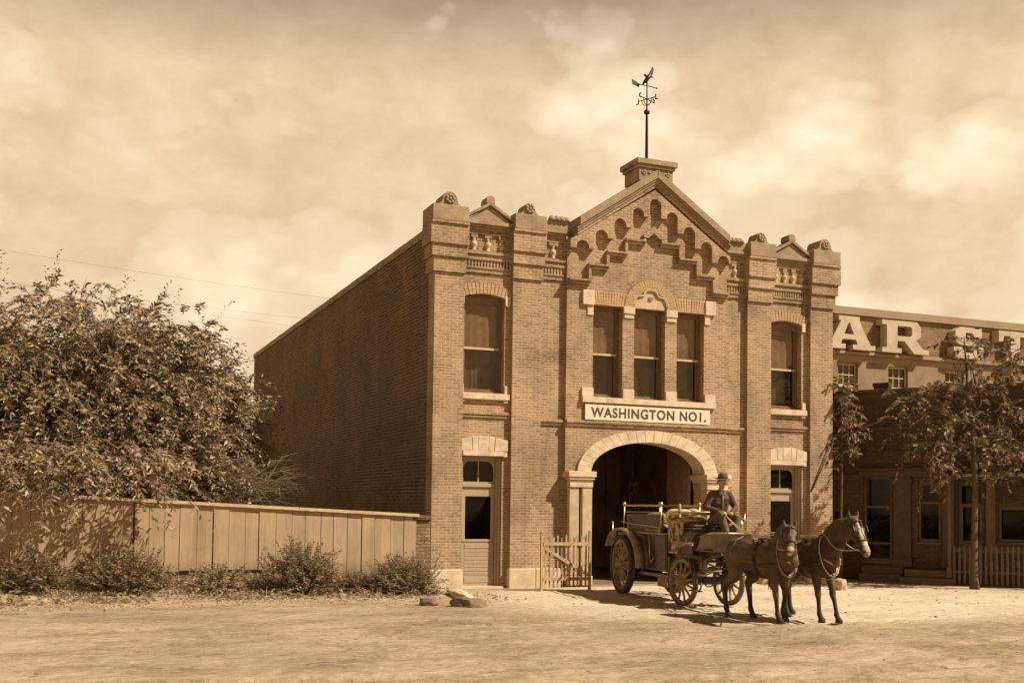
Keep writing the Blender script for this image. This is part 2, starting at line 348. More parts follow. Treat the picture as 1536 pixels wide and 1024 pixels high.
def blob(name, chains, mat, parent, voxel=.02, smooth=4, label=None, top=None):
    """limbs and trunk as tapered tubes, fused into ONE continuous skin. chain: rows x, y, z, half-width, half-height"""
    m = MB()
    for ch in chains:
        rows = catmull([(*p, p[3]) if len(p) == 4 else p for p in ch], 6)
        pts = [Vector(r[:3]) for r in rows]; k = len(pts); n = 14; v = []
        side = Vector((0, 1, 0))
        fr = []
        for i in range(k):
            t = (pts[min(i + 1, k - 1)] - pts[max(i - 1, 0)]).normalized()
            b = side - t * side.dot(t)
            if b.length < .25: b = Vector((1, 0, 0)) - t * t.x
            b.normalize(); fr.append((t, b, t.cross(b)))
        for i, (t, b, c) in enumerate(fr):
            for q in range(n):
                a = 2 * math.pi * q / n; v.append(pts[i] + b * math.cos(a) * max(.004, rows[i][3]) + c * math.sin(a) * max(.004, rows[i][4]))
        # rounded ends
        ends = []
        for i, sg in ((0, -1), (k - 1, 1)):
            t, b, c = fr[i]; ra, rb = rows[i][3], rows[i][4]; e = []
            for h in (.5, .87):
                w_ = math.sqrt(1 - h * h)
                e += [pts[i] + t * sg * h * min(ra, rb) + b * math.cos(2 * math.pi * q / n) * ra * w_ + c * math.sin(2 * math.pi * q / n) * rb * w_ for q in range(n)]
            ends.append(e)
        v = list(reversed([ends[0][n:], ends[0][:n]])) and (ends[0][n:] + ends[0][:n] + v + ends[1])
        kk = k + 4
        f = [(i * n + q, i * n + (q + 1) % n, (i + 1) * n + (q + 1) % n, (i + 1) * n + q) for i in range(kk - 1) for q in range(n)]
        f += [tuple(range(n - 1, -1, -1)), tuple(range((kk - 1) * n, kk * n))]
        m.add(v, f, True)
    o = m.build('tmp_' + name, mat, None)
    rm = o.modifiers.new('r', 'REMESH'); rm.mode = 'VOXEL'; rm.voxel_size = voxel
    if smooth:
        s_ = o.modifiers.new('s', 'SMOOTH'); s_.iterations = smooth; s_.factor = .5
    dg = bpy.context.evaluated_depsgraph_get(); me = bpy.data.meshes.new_from_object(o.evaluated_get(dg)); bpy.data.objects.remove(o)
    me.name = name; me.polygons.foreach_set('use_smooth', [True] * len(me.polygons))
    if parent is not None:
        off = OFF.get(parent.name, Vector((0, 0, 0))); me.transform(Matrix.Translation(-off))
    me.materials.clear(); me.materials.append(MATS[mat] if isinstance(mat, str) else mat)
    ob = bpy.data.objects.new(name, me); COL.objects.link(ob)
    if parent is not None: ob.parent = parent; OFF[ob.name] = OFF.get(parent.name, Vector((0, 0, 0)))
    if label: ob['label'] = label
    return ob
def rawmesh(name, V, F, mat, parent=None, smooth=False):
    """V: n x 3, F: m x 4 numpy arrays"""
    off = OFF.get(parent.name, Vector((0, 0, 0))) if parent else Vector((0, 0, 0))
    V = np.asarray(V, np.float32) - np.array(off, np.float32); F = np.asarray(F, np.int32); k = F.shape[1]
    me = bpy.data.meshes.new(name); me.vertices.add(len(V)); me.vertices.foreach_set('co', V.ravel())
    me.loops.add(F.size); me.loops.foreach_set('vertex_index', F.ravel())
    me.polygons.add(len(F)); me.polygons.foreach_set('loop_start', np.arange(0, F.size, k, dtype=np.int32)); me.polygons.foreach_set('loop_total', np.full(len(F), k, np.int32))
    me.update(calc_edges=True); me.validate()
    if smooth: me.polygons.foreach_set('use_smooth', [True] * len(F))
    me.materials.append(MATS[mat]); o = bpy.data.objects.new(name, me); COL.objects.link(o)
    if parent: o.parent = parent; OFF[o.name] = off
    return o
# ================================================================== FIREHOUSE
# facade plane y = 0 (piers, middle bay); side bays lie .11 back. x along the facade, z up.
W = 12.40; CX = 6.2
FH = thing('firehouse', 'two-storey brick firehouse with stepped gable, corner piers and a round carriage arch', 'building', (CX, 0, 0))
BY = .14
def seg_open(x0, x1, z0, z1, rise=.13, g=0):
    x0 -= g; x1 += g; z0 -= g; z1 += g; c = (x0 + x1) / 2; h = (x1 - x0) / 2
    return [(x0, z0), (x1, z0), (x1, z1)] + [(c + h * math.cos(a), z1 + rise * math.sin(a)) for a in [math.pi * i / 10 for i in range(1, 10)]] + [(x0, z1)]
SIDEWIN = [(.85, 1.98), (10.25, 11.38)]
SW0, SW1 = 5.0, 7.44
CW = [(4.49, 5.38), (5.74, 6.71), (7.08, 7.96)]; CW0, CW1 = 5.03, 7.52
DOORS = [(.87, 1.95), (10.26, 11.40)]; DZ = 3.36
SPZ = 3.03; AXI, AZI = 1.76, .83; AXO, AZO = 2.16, 1.16            # arch: springing, inner and outer half-axes
def rect(x0, x1, z0, z1, g=0): return [(x0 - g, z0 - g), (x1 + g, z0 - g), (x1 + g, z1 + g), (x0 - g, z1 + g)]
arch_hole = [(CX - AXO, SPZ - .2), (CX - AXI - .0, SPZ - .2), (CX - AXI, -.3), (CX + AXI, -.3), (CX + AXI, SPZ - .2), (CX + AXO, SPZ - .2)] + arc(CX, SPZ, AXO, AZO, 0, 180)
def gable_top(x, lift=0):                                           # underside of the coping
    return max(9.30, 10.86 - abs(x - 6.26) * .66) + lift
# main plate, openings let in; the gable rises with it
g = .004
outer = [(.013, -.3), (W - .013, -.3), (W - .013, 9.2), (8.75, 9.2), (6.26, 10.82), (3.75, 9.2), (.013, 9.2)]
holes = [seg_open(a, b, SW0, SW1, .13) for a, b in SIDEWIN] + [rect(a, b, CW0, CW1, g) for a, b in CW] + [rect(a, b, .0, DZ) for a, b in DOORS] + \
    [[(CX - AXI - g, 0)] + [(CX + AXI + g, 0)] + arc(CX, SPZ, AXI + g, AZI + g, 0, 180)]
m = MB().plate(outer, holes, BY, .50); m.build('front_wall', 'brick_front', FH)
# middle bay stands .11 in front
cx0, cx1 = 3.70, 8.70
outer = [(cx0, -.3), (cx1, -.3), (cx1, 9.22), (6.26, 10.86), (cx0, 9.22)]
holes = [rect(a, b, CW0, CW1) for a, b in CW] + [[(CX - AXI - .02, -.29), (CX + AXI + .02, -.29), (CX + AXI + .02, SPZ), (CX + AXO - .03, SPZ)] + arc(CX, SPZ, AXO - .03, AZO - .03, 0, 180)[1:-1] + [(CX - AXO + .03, SPZ), (CX - AXI - .02, SPZ)]]
m = MB().plate(outer, holes, 0, BY + .003); m.build('middle_bay', 'brick_front', FH)
# side walls, rear, roof
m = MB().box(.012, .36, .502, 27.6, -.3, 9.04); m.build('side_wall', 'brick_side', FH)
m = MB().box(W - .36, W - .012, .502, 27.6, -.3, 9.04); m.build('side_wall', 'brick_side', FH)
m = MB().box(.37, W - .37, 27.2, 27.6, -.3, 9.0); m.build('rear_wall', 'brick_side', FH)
m = MB().box(.37, W - .37, .52, 27.1, 8.3, 8.5); m.build('roof', 'roof_tar', FH)
for x0, x1 in ((-.05, .40), (W - .40, W + .05)):
    m = MB()
    for i in range(27):
        m.box(x0, x1, .56 + i * 1.0, .56 + i * 1.0 + .993, 9.05, 9.26 + random.uniform(-.008, .008))
    m.build('roof_coping', 'stone_cap', FH, .012)
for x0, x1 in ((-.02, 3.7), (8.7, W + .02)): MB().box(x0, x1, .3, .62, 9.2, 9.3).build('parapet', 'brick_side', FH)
# piers with three corbelled bands and a carved cap
PIERS = [(0, .80), (2.15, 2.97), (9.41, 10.22), (11.60, 12.40)]
for i, (a, b) in enumerate(PIERS):
    end_l = i == 0; end_r = i == 3
    yb = .50 if (end_l or end_r) else BY + .004
    p = MB().box(a, b, 0, yb, -.3, 8.02).build('pier', 'brick_front', FH)
    for (z0, z1, pr) in ((8.02, 8.40, .055), (8.405, 8.71, .11), (8.715, 9.22, .165)):
        l = a - (pr if end_l else pr * .35); r = b + (pr if end_r else pr * .35)
        MB().box(l, r, -pr, .6 if (end_l or end_r) else .30, z0, z1).build('corbel_band', 'brick_front', p)
    l = a - (.15 if end_l else .05); r = b + (.15 if end_r else .05)
    MB().box(l, r, -.205, .62 if (end_l or end_r) else .34, 9.225, 9.29).build('corbel_band', 'brick_front', p)
    c = MB().box(l + .01, r - .01, -.19, .66 if (end_l or end_r) else .40, 9.293, 9.70).build('cap_stone', 'stone_cap', p, .015)
    # rolled acroterion on the cap, axis front to back, with a carved rosette on the front
    mx = (l + r) / 2 - .01; w = .20 if (i in (0, 3)) else .16
    mm = MB().prism([(mx - w - .14, 9.695), (mx + w + .14, 9.695), (mx + w + .03, 9.78), (mx + w, 9.86)] + arc(mx, 9.86, w, w, 0, 180, 14) + [(mx - w - .03, 9.78)], -.11, .5 if (end_l or end_r) else .34)
    mm.build('acroterion', 'stone_cap', p, .012)
    mm = MB()
    for k in range(7):
        a_ = 2 * math.pi * k / 7; mm.lathe([(.0, -.165), (.03, -.16), (.048, -.14), (.05, -.09)], (mx + .09 * math.cos(a_), 0, 9.87 + .09 * math.sin(a_)), 8, 'y')
    mm.lathe([(.0, -.175), (.03, -.17), (.045, -.14), (.045, -.09)], (mx, 0, 9.87), 8, 'y'); mm.build('rosette', 'stone_cap', p)
# plinth of big stones
for a, b in ((-.06, .84), (2.10, 3.66), (8.74, 10.24), (11.46, 12.46)):
    x = a; m = MB()
    while x < b - .05:
        e = min(b, x + random.uniform(.75, 1.0))
        if b - e < .3: e = b
        m.box(x + .004, e - .004, -.07 + random.uniform(-.008, .008), .12 if a < 0 or b > 12.4 else .116, -.3, .47); x = e
    if a < 0: m.box(-.06, .11, .121, 2.0, -.3, .46)
    m.build('plinth', 'plinth_stone', FH, .018)
# string courses
for k, (a, b, z, y) in enumerate(((.80, 2.15, 4.36, BY), (10.22, 11.60, 4.36, BY), (2.97, 3.70, 4.24, BY), (3.70, 8.70, 4.24, 0), (8.70, 9.41, 4.24, BY))):
    m = MB(); m.box(a + .002, b - .002, y - .05, y + .01, z, z + .07); m.box(a + .002, b - .002, y - .085, y + .01, z + .073, z + .15)
    m.build('string_course', 'brick_front', FH, .006)
# balustrade panels between the piers: ledge, dentils, balusters, entablature
def dentil_bay(a, b, nb, pediment):
    y = BY
    m = MB(); m.box(a, b, y - .05, y + .01, 8.10, 8.20); m.box(a, b, y - .075, y + .01, 8.203, 8.25)
    n = max(4, round((b - a) / .085)); s = (b - a) / n
    for i in range(n): m.box(a + i * s + .014, a + (i + 1) * s - .014, y - .065, y + .012, 8.25, 8.42)
    m.box(a, b, y - .09, y + .01, 8.424, 8.50); m.box(a, b, y - .06, y + .01, 8.503, 8.57); m.box(a, b, y - .11, y + .01, 8.573, 8.66)
    m.build('dentil_course', 'brick_front', FH, .004)
    p = MB().box(a, b, y + .02, y + .3, 8.66, 9.2).build('panel_recess', 'plaster_dark', FH)
    # lintel with hanging brackets and pear-shaped balusters
    s = (b - a - .16) / nb
    m = MB().box(a, b, y - .06, y + .01, 9.10, 9.21)
    for i in range(nb): m.box(a + .08 + (i + .25) * s, a + .08 + (i + .75) * s, y - .055, y + .012, 9.0, 9.098)
    m.box(a, a + .06, y - .05, y + .012, 8.662, 9.098); m.box(b - .06, b, y - .05, y + .012, 8.662, 9.098)
    m.build('balustrade_head', 'brick_front', p, .004)
    for i in range(nb):
        x = a + .08 + (i + .5) * s
        MB().lathe([(.07, 8.663), (.07, 8.70), (.04, 8.72), (.085, 8.80), (.095, 8.85), (.07, 8.90), (.035, 8.94), (.055, 8.965), (.055, 8.998)], (x, y - .0, 0), 12).build('baluster', 'stone', p)
    m = MB().box(a, b, y - .10, .42, 9.213, 9.27).box(a, b, y - .15, .42, 9.273, 9.33)
    m.build('cornice', 'stone_cap', FH, .006)
    if pediment:
        c = (a + b) / 2; m = MB()
        m.box(a, b, y - .20, .40, 9.333, 9.43)
        m.prism([(a + .02, 9.433), (b - .02, 9.433), (c, 9.84)], y - .13, .36)
        h = .41; L_ = (b - a) / 2
        for sg in (-1, 1):
            m.prism([(c, 9.845), (c + sg * (L_ - .0), 9.47), (c + sg * (L_ - .0), 9.55), (c, 9.945)], y - .20, .38)
        o = m.build('pediment', 'stone_cap', FH, .008)
        m = MB(); m.prism([(c - .12, 9.90), (c + .12, 9.90)] + arc(c, 9.99, .12, .115, 0, 180, 10), y - .19, .36); m.build('finial', 'stone_cap', o, .01)
    else:
        m = MB().box(a, b, y - .19, .42, 9.333, 9.42).box(a, b, y - .16, .40, 9.424, 9.66); o = m.build('parapet_cap', 'stone_cap', FH, .01)
        m = MB()
        for k in range(4): m.lathe([(.0, 9.655), (.11, 9.66), (.10, 9.72), (.05, 9.79), (0, 9.80)], ((b - .25 if b < 6 else a + .25) + (k - 1.5) * .14, .0, 0), 8)
        m.build('crocket', 'stone_cap', o)
dentil_bay(.82, 2.13, 3, True); dentil_bay(10.24, 11.58, 4, True)
dentil_bay(2.975, 3.695, 1, False); dentil_bay(8.705, 9.405, 1, False)
# raking cornice of the gable
def rake(z_lo, z_hi, y0, y1, ext):
    m = MB(); c = 6.26; s = .662; e = ext
    for sg in (-1, 1):
        m.prism([(c, z_lo), (c + sg * (2.36 + e), z_lo - s * 2.36 - s * e), (c + sg * (2.36 + e), z_hi - s * 2.36 - s * e), (c, z_hi)], y0, y1)
    return m
rake(10.86, 10.955, -.215, .44, .0).build('raking_cornice', 'brick_front', FH, .005)
rake(10.958, 11.03, -.25, .44, .02).build('raking_cornice', 'stone_cap', FH, .005)
rake(11.033, 11.09, -.285, .44, .04).build('raking_cornice', 'stone_cap', FH, .005)
rake(11.093, 11.32, -.33, .48, -.02).build('gable_coping', 'stone_cap', FH, .012)
# arched corbel table under the rake
fas = [(3.705, 9.30), (6.26, 10.865 + .12), (8.695, 9.30)]
ARC = [(4.07, 9.19, .185), (4.63, 9.52, .185), (5.19, 9.89, .18), (5.74, 10.24, .17), (6.27, 10.55, .175), (6.80, 10.24, .17), (7.35, 9.89, .18), (7.91, 9.52, .185), (8.47, 9.19, .185)]
bot = [(3.705, 8.97)]
for i, (x, zt, r) in enumerate(ARC):
    bl = bot[-1][1]
    bot += [(x - r, bl)] + [(x + r * math.cos(a), zt - r + r * math.sin(a)) for a in [math.pi - math.pi * k / 8 for k in range(9)]]
    nb = (min(zt, ARC[i + 1][1]) if i < 8 else zt) - .21
    bot += [(x + r, nb)]
bot += [(8.695, bot[-1][1])]
m = MB().plate(bot + [(8.695, 9.18), (6.26, 10.80), (3.705, 9.18)], [], -.19, .003)
m.build('corbel_table', 'brick_front', FH)
# stepped moulding below it
m = MB()
st = [(3.70, 4.36, 8.03), (4.28, 4.90, 8.47), (4.84, 5.46, 8.87), (5.40, 6.02, 9.26)]
def mould(x0, x1, z0, z1): m.box(x0, x1, -.11, .002, z0, z1); m.box(x0, x1, -.16, .002, z1 + .002, z1 + .055)
for i, (a, b, z) in enumerate(st):
    nz = st[i + 1][2] if i < 3 else 9.46
    for mir in (0, 1):
        q = (lambda x: 12.52 - x) if mir else (lambda x: x)
        xs = sorted((q(a), q(b))); mould(xs[0] if not (mir and i == 0) else xs[0], min(xs[1], 8.698), z, z + .08)
        xs = sorted((q(b - .085), q(b))); m.box(xs[0], xs[1], -.135, .002, z + .138, nz - .002)
m.prism([(5.94, 9.462), (6.08, 9.462), (6.26, 9.60), (6.44, 9.462), (6.58, 9.462), (6.58, 9.54), (6.26, 9.79), (5.94, 9.54)], -.15, .002)
m.build('stepped_moulding', 'brick_front', FH, .004)
# block on the apex
a = MB().box(5.70, 6.76, -.27, .56, 10.98, 11.34).build('apex_block', 'stone_cap', FH, .01)
MB().box(5.60, 6.86, -.37, .66, 11.43, 11.58).box(5.65, 6.81, -.32, .61, 11.343, 11.427).build('block_cap', 'stone_cap', a, .012)
m = MB()
for k in range(5):
    x = 5.86 + k * .185; m.tube([(x + .07 * math.cos(t), -.28, 11.24 - .07 * abs(math.sin(t)) + (.03 if k % 2 else 0)) for t in [math.pi * i / 8 for i in range(9)]], .022, 6)
    m.lathe([(.0, -.30), (.03, -.285), (.03, -.26)], (x, 0, 11.25), 8, 'y')
m.build('carved_relief', 'stone_cap', a)
# ---------------------------------------------------------------- windows
def sash_window(x0, x1, z0, z1, rise, yf, back, blind=.52):
    """yf: face of the wall round it; the frame sits deep in the reveal"""
    w = MB(); y = back
    t = .075
    if rise: w.plate(seg_open(x0 + .002, x1 - .002, z0 + .002, z1 - .002, rise), [rect(x0 + t, x1 - t, z0 + .07, z1 - .075)], y, y + .09)
    else: w.plate(rect(x0 + .002, x1 - .002, z0 + .002, z1 - .002), [rect(x0 + t, x1 - t, z0 + .07, z1 - .075)], y, y + .09)
    f = w.build('window', 'paint_sash', FH)
    a, b, c, d = x0 + t, x1 - t, z0 + .07, z1 - .075; mid = c + (d - c) * .475
    for (lo, hi, yy) in ((mid - .02, d, y + .02), (c, mid + .02, y + .052)):
        s = MB().plate(rect(a, b, lo, hi), [rect(a + .045, b - .045, lo + .05, hi - .045)], yy, yy + .03).build('sash', 'paint_sash', f)
        MB().box(a + .04, b - .04, yy + .012, yy + .018, lo + .045, hi - .04).build('pane', 'glass', f)
    MB().box(a, b, y - .004, y + .018, mid - .02, mid + .035).build('meeting_rail', 'sash_light', f)
    m_ = MB()
    n = 14
    m_.add([(a - .02 + (b - a + .04) * i / n, y + .085 + .008 * math.sin(i * 1.9), z) for z in (mid + .03, d + .05) for i in range(n + 1)], [(i, i + 1, n + 2 + i, n + 1 + i) for i in range(n)])
    m_.build('blind', 'blind', f)
    m_ = MB(); m_.add([(a + .03 + (b - a - .16) * i / n, y + .30 + .02 * math.sin(i * 2.3), z) for z in (c - .03, mid) for i in range(n + 1)], [(i, i + 1, n + 2 + i, n + 1 + i) for i in range(n)]); m_.build('curtain', 'curtain_dim', f)
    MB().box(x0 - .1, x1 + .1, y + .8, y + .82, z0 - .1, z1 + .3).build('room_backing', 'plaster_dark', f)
    return f
for k, (x0, x1) in enumerate(SIDEWIN):
    f = sash_window(x0, x1, SW0, SW1, .13, BY, BY + .20)
    m = MB()
    c = (x0 + x1) / 2; n = 15; rr = 1.75; zc = SW1 + .13 - rr; half = math.degrees(math.asin((x1 - x0) / 2 / rr)) + 5
    for i in range(n):
        a0 = 90 + half - 2 * half * i / n - .25; a1 = 90 + half - 2 * half * (i + 1) / n + .25
        p = lambda r_, a_: (c + r_ * math.cos(R(a_)), zc + r_ * math.sin(R(a_)))
        m.prism([p(rr, a0), p(rr, a1), p(rr + .29, a1), p(rr + .29, a0)], BY - .03 - random.uniform(0, .006), BY + .005)
    m.build('brick_arch', 'arch_brick', f)
    for sg, x in ((-1, x0), (1, x1)):
        m = MB()
        xs = sorted((x, x + sg * .15)); m.box(xs[0], xs[1], BY - .04, BY + .004, SW1 - .16, SW1 + .10)
        m.build('springer_stone', 'stone_light', f, .01)
        MB().box(xs[0], xs[1], BY - .05, BY + .02, SW0 - .02, SW0 + .20).build('springer_stone', 'stone_light', f, .01)
    MB().box(x0 - .15, x1 + .15, BY - .10, BY + .2, SW0 - .18, SW0 - .023).box(x0 - .10, x0 + .02, BY - .07, BY + .01, SW0 - .25, SW0 - .182).box(x1 - .02, x1 + .10, BY - .07, BY + .01, SW0 - .25, SW0 - .182).build('sill', 'stone_light', f, .01)
cf = []
for k, (x0, x1) in enumerate(CW): cf.append(sash_window(x0, x1, CW0, CW1, 0, 0, .22))
MB().box(4.14, 8.31, -.11, .2, CW0 - .16, CW0 - .005).build('sill', 'stone_light', cf[1], .012)
for a, b in ((4.14, 4.488), (7.962, 8.31)):
    MB().box(a, b, -.07, .004, CW0, CW0 + .24).build('springer_stone', 'stone_light', cf[1], .012)
    c_, d_ = (4.30, 4.486) if a < 6 else (7.964, 8.15)
    MB().box(a, b, -.085, .004, CW1 - .03, CW1 + .37).box(c_, d_, -.035, .004, CW1 - .30, CW1 - .035).build('springer_stone', 'stone_light', cf[1], .012)
for a, b in ((5.382, 5.738), (6.712, 7.078)):
    MB().box(a, b, -.05, .02, CW0, CW0 + .25).build('springer_stone', 'stone_light', cf[1], .012)
    MB().box(a - .0, b + .0, -.06, .02, CW1 - .18, CW1 + .02).box(a + .03, b - .03, -.035, .02, CW1 - .30, CW1 - .185).build('springer_stone', 'stone_light', cf[1], .012)
for (a, b, f) in ((4.49, 5.46, cf[0]), (7.0, 7.96, cf[2])):
    m = MB(); n = 13; c = (a + b) / 2
    for i in range(n):
        s = (b - a) / n; x = a + i * s; sp = (x + s / 2 - c) * .18
        m.prism([(x + .003, CW1 + .002), (x + s - .003, CW1 + .002), (x + s - .003 + sp, CW1 + .36), (x + .003 + sp, CW1 + .36)], -.04 - random.uniform(0, .008), .004)
    m.build('flat_arch', 'arch_brick', f)
m = MB(); n = 27
for i in range(n):
    a0 = 180 - 180 * i / n - .3; a1 = 180 - 180 * (i + 1) / n + .3; p = lambda r_, a_: (6.225 + r_ * math.cos(R(a_)), 7.54 + r_ * math.sin(R(a_)) * .96)
    m.prism([p(.50, a0), p(.50, a1), p(.80, a1), p(.80, a0)], -.055 - random.uniform(0, .008), .004)
m.build('round_arch', 'arch_brick', cf[1])
tre = [(5.74, CW1 + .004)] + [(6.71, CW1 + .004)] + arc(6.55, 7.66, .155, .17, -20, 95, 8) + arc(6.225, 7.83, .20, .19, 8, 172, 12) + arc(5.90, 7.66, .155, .17, 85, 200, 8)
MB().plate(tre, [], -.012, .05).build('tympanum', 'stone', cf[1])
hood = [(6.225 + (x - 6.225) * 1.10, 7.60 + (z - 7.60) * 1.12) for x, z in tre[2:]]
m = MB().tube([(x, -.03, z) for x, z in hood], .035, 8); m.build('trefoil_moulding', 'stone', cf[1])
m = MB().tube([(6.225 + .07 * (1 - t / 14) * math.cos(t * .8), -.03, 7.80 + .06 * (1 - t / 14) * math.sin(t * .8)) for t in range(13)], .02, 6); m.build('carved_scroll', 'stone_cap', cf[1])
# ---------------------------------------------------------------- doors
for k, (x0, x1) in enumerate(DOORS):
    y = BY + .24
    f = MB().plate(rect(x0 + .002, x1 - .002, .002, DZ - .002), [rect(x0 + .07, x1 - .10, .02, DZ - .08)], y - .02, y + .12).box(x1 - .10, x1 - .06, y - .10, y - .02, .002, DZ - .003).box(x1 - .055, x1 - .003, y - .17, y - .021, .002, DZ - .003).build('door', 'paint_door', FH, .006)
    a, b = x0 + .07, x1 - .10
    lf = MB().plate(rect(a + .006, b - .006, .02, 2.55), [rect(a + .10, b - .10, 1.22, 2.33)], y, y + .05)
    lf.box(a + .09, b - .09, y - .012, y, .98, 1.10); lf.box(a + .09, b - .09, y - .012, y, .10, .24)
    for i in range(7): lf.box(a + .09, b - .09, y - .008, y, .30 + i * .095, .375 + i * .095)
    lf.box(a + .03, b - .03, y - .02, y, 1.155, 1.195)
    lo = lf.build('door_leaf', 'paint_door', f, .004)
    MB().box(a + .09, b - .09, y + .018, y + .026, 1.21, 2.34).build('pane', 'glass_dark', f)
    MB().box(a, b, y - .045, y + .05, 2.56, 2.66).build('transom_bar', 'paint_door', f, .01)
    t0, t1 = 2.665, DZ - .08; c = (a + b) / 2
    hole = lambda l, r, cut: [(l, t0 + .04), (r, t0 + .04)] + ([(r, t1 - .22), (r - .03, t1 - .12), (r - .12, t1 - .05), (l, t1 - .04)] if cut > 0 else [(r, t1 - .04), (l + .12, t1 - .05), (l + .03, t1 - .12), (l, t1 - .22)])
    MB().plate(rect(a + .002, b - .002, t0, t1 - .002), [hole(a + .04, c - .015, -1), hole(c + .015, b - .04, 1)], y + .01, y + .045).build('fanlight', 'paint_door', f)
    MB().box(a + .01, b - .01, y + .025, y + .03, t0 + .01, t1 - .01).build('pane', 'glass_dark', f)
    MB().lathe([(.012, -.07), (.03, -.06), (.03, -.03), (.012, -.02), (.012, 0)], (b - .07, y, 1.12), 10, 'y').build('knob', 'brass', f)
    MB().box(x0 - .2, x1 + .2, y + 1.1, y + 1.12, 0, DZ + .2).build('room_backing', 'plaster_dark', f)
    m = MB(); c = (x0 + x1) / 2 + .0
    m.box(x0 - .03, x1 + .03, BY - .10, BY + .05, DZ + .002, DZ + .13)
    n = 5; xs = [x0 - .14, x0 + .22, c - .15, c + .15, x1 - .22, x1 + .14]
    zt = lambda x: DZ + .40 + .14 * max(0, 1 - abs(x - c) / .72) ** .8
    for i in range(n):
        l, r = xs[i] + .002, xs[i + 1] - .002; k2 = .07
        bl = l + (c - l) * .0; br = r
        m.prism([(l if i == 0 else l + (c - l) * .06, DZ + .134), (r if i == n - 1 else r + (c - r) * .06, DZ + .134), (r, zt(r)), (l, zt(l))], BY - .075 - random.uniform(0, .01), BY + .03)
    m.box(x0 - .14, x0 - .032, BY - .07, BY + .03, DZ - .02, DZ + .13).box(x1 + .032, x1 + .14, BY - .07, BY + .03, DZ - .02, DZ + .13)
    m.build('lintel', 'stone_light', f, .01)
    MB().box(x0 - .02, x1 + .02, -.02, y + .3, -.05, .018).build('threshold', 'plinth_stone', f)
# ---------------------------------------------------------------- carriage arch
m = MB(); n = 23
for i in range(n):
    a0 = 180 - 180 * i / n - .14; a1 = 180 - 180 * (i + 1) / n + .14
    pi_ = lambda a_: (CX + AXI * math.cos(R(a_)), SPZ + AZI * math.sin(R(a_))); po = lambda a_: (CX + AXO * math.cos(R(a_)), SPZ + AZO * math.sin(R(a_)))
    am = (a0 + a1) / 2
    m.prism([pi_(a0), pi_(am), pi_(a1), po(a1), po(am), po(a0)], -.075 - random.uniform(0, .006), .56)
A = m.build('carriage_arch', 'stone_light', FH, .003)
for sg in (-1, 1):
    X = lambda d: CX + sg * d          # d measured out from the arch axis
    def bx(m_, d0, d1, y0, y1, z0, z1): m_.box(X(d0), X(d1), y0, y1, z0, z1)
    m = MB(); bx(m, 1.70, 2.52, -.28, .58, 2.87, 3.026); bx(m, 1.735, 2.485, -.25, .55, 2.80, 2.867); bx(m, 1.765, 2.45, -.20, .54, 2.60, 2.797)
    m.build('impost', 'stone_light', A, .012)
    for d0, d1, yy in ((1.775, 2.07, -.175), (2.155, 2.44, -.16)):
        m = MB(); bx(m, d0, d1, yy, .52 if d0 < 2 else .004, .28, 2.597); bx(m, d0 - .015, d1 + .02, yy - .04, .53 if d0 < 2 else .004, .02, .277)
        m.build('column', 'stone', A, .02, seg=2)
# hall behind the arch
m = MB(); m.box(2.6, 2.75, .6, 11, -.1, 4.5).box(9.6, 9.75, .6, 11, -.1, 4.5).box(2.6, 9.75, 8, 8.15, -.1, 4.5).box(2.6, 9.75, .55, 11, 4.5, 4.65)
m.box(2.76, CX - AXO + .05, .57, .62, -.1, 4.49).box(CX + AXO - .05, 9.59, .57, .62, -.1, 4.49)
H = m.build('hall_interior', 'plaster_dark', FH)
MB().box(2.76, 9.59, .3, 11, -.12, .012).build('hall_floor', 'hall_floor', H)
m = MB()
for i in range(4): m.box(7.2 + i * .6, 7.25 + i * .6, 7.9, 7.99, 0, 4.4)
m.box(3.4, 3.5, 4, 4.1, 0, 4.4)
m.build('post', 'plaster_dark', H)
# right door leaf folded back into the hall
lf = MB(); M_ = Matrix.Translation((7.93, .62, 0)) @ Matrix.Rotation(R(62), 4, 'Z')
lf.box(-.02, .02, 0, .01, .05, 3.0)
lf = MB(); 
lf.prism([(-1.55, .05), (0, .05), (0, 3.05)] + [(-1.6 + 1.6 * math.cos(R(t)), 3.05 + .75 * math.sin(R(t))) for t in range(10, 91, 10)] + [(-1.55, 3.8)], 0, .05)
for i in range(6): lf.box(-1.53 + i * .255, -1.30 + i * .255, -.012, 0, .1, 3.0)
lf.box(-1.55, 0, -.03, -.013, 2.55, 2.72); lf.box(-1.55, 0, -.03, -.013, .35, .52)
lf.xf(Matrix.Translation((7.90, .66, 0)) @ Matrix.Rotation(R(-97), 4, 'Z'))
lf.build('hall_door', 'gate_wood_dark', A)
o = MB().tube([(7.15, 2.6, 4.5), (7.15, 2.6, 2.75)], .012, 6).tube([(7.15, 2.6, 2.75), (7.22, 2.6, 2.6), (7.15, 2.6, 2.45), (7.08, 2.6, 2.55)], .025, 7).box(7.02, 7.28, 2.57, 2.63, 2.75, 2.83).tube([(7.04, 2.6, 2.76), (7.06, 2.6, 1.9), (7.15, 2.6, 1.7), (7.24, 2.6, 1.9), (7.26, 2.6, 2.76)], .018, 6).build('hanging_harness', 'leather', None)
prop(o, 'quick-hitch harness hanging from the ceiling inside the arch', 'harness')
# iron tie rod slanting down the right-hand pier
MB().tube([(11.62, -.03, 2.62), (12.33, -.10, 4.05)], .022, 8).tube([(12.27, -.09, 3.95), (12.35, -.11, 4.17), (12.43, -.11, 4.19)], .028, 6).build('tie_rod', 'iron_worn', FH)

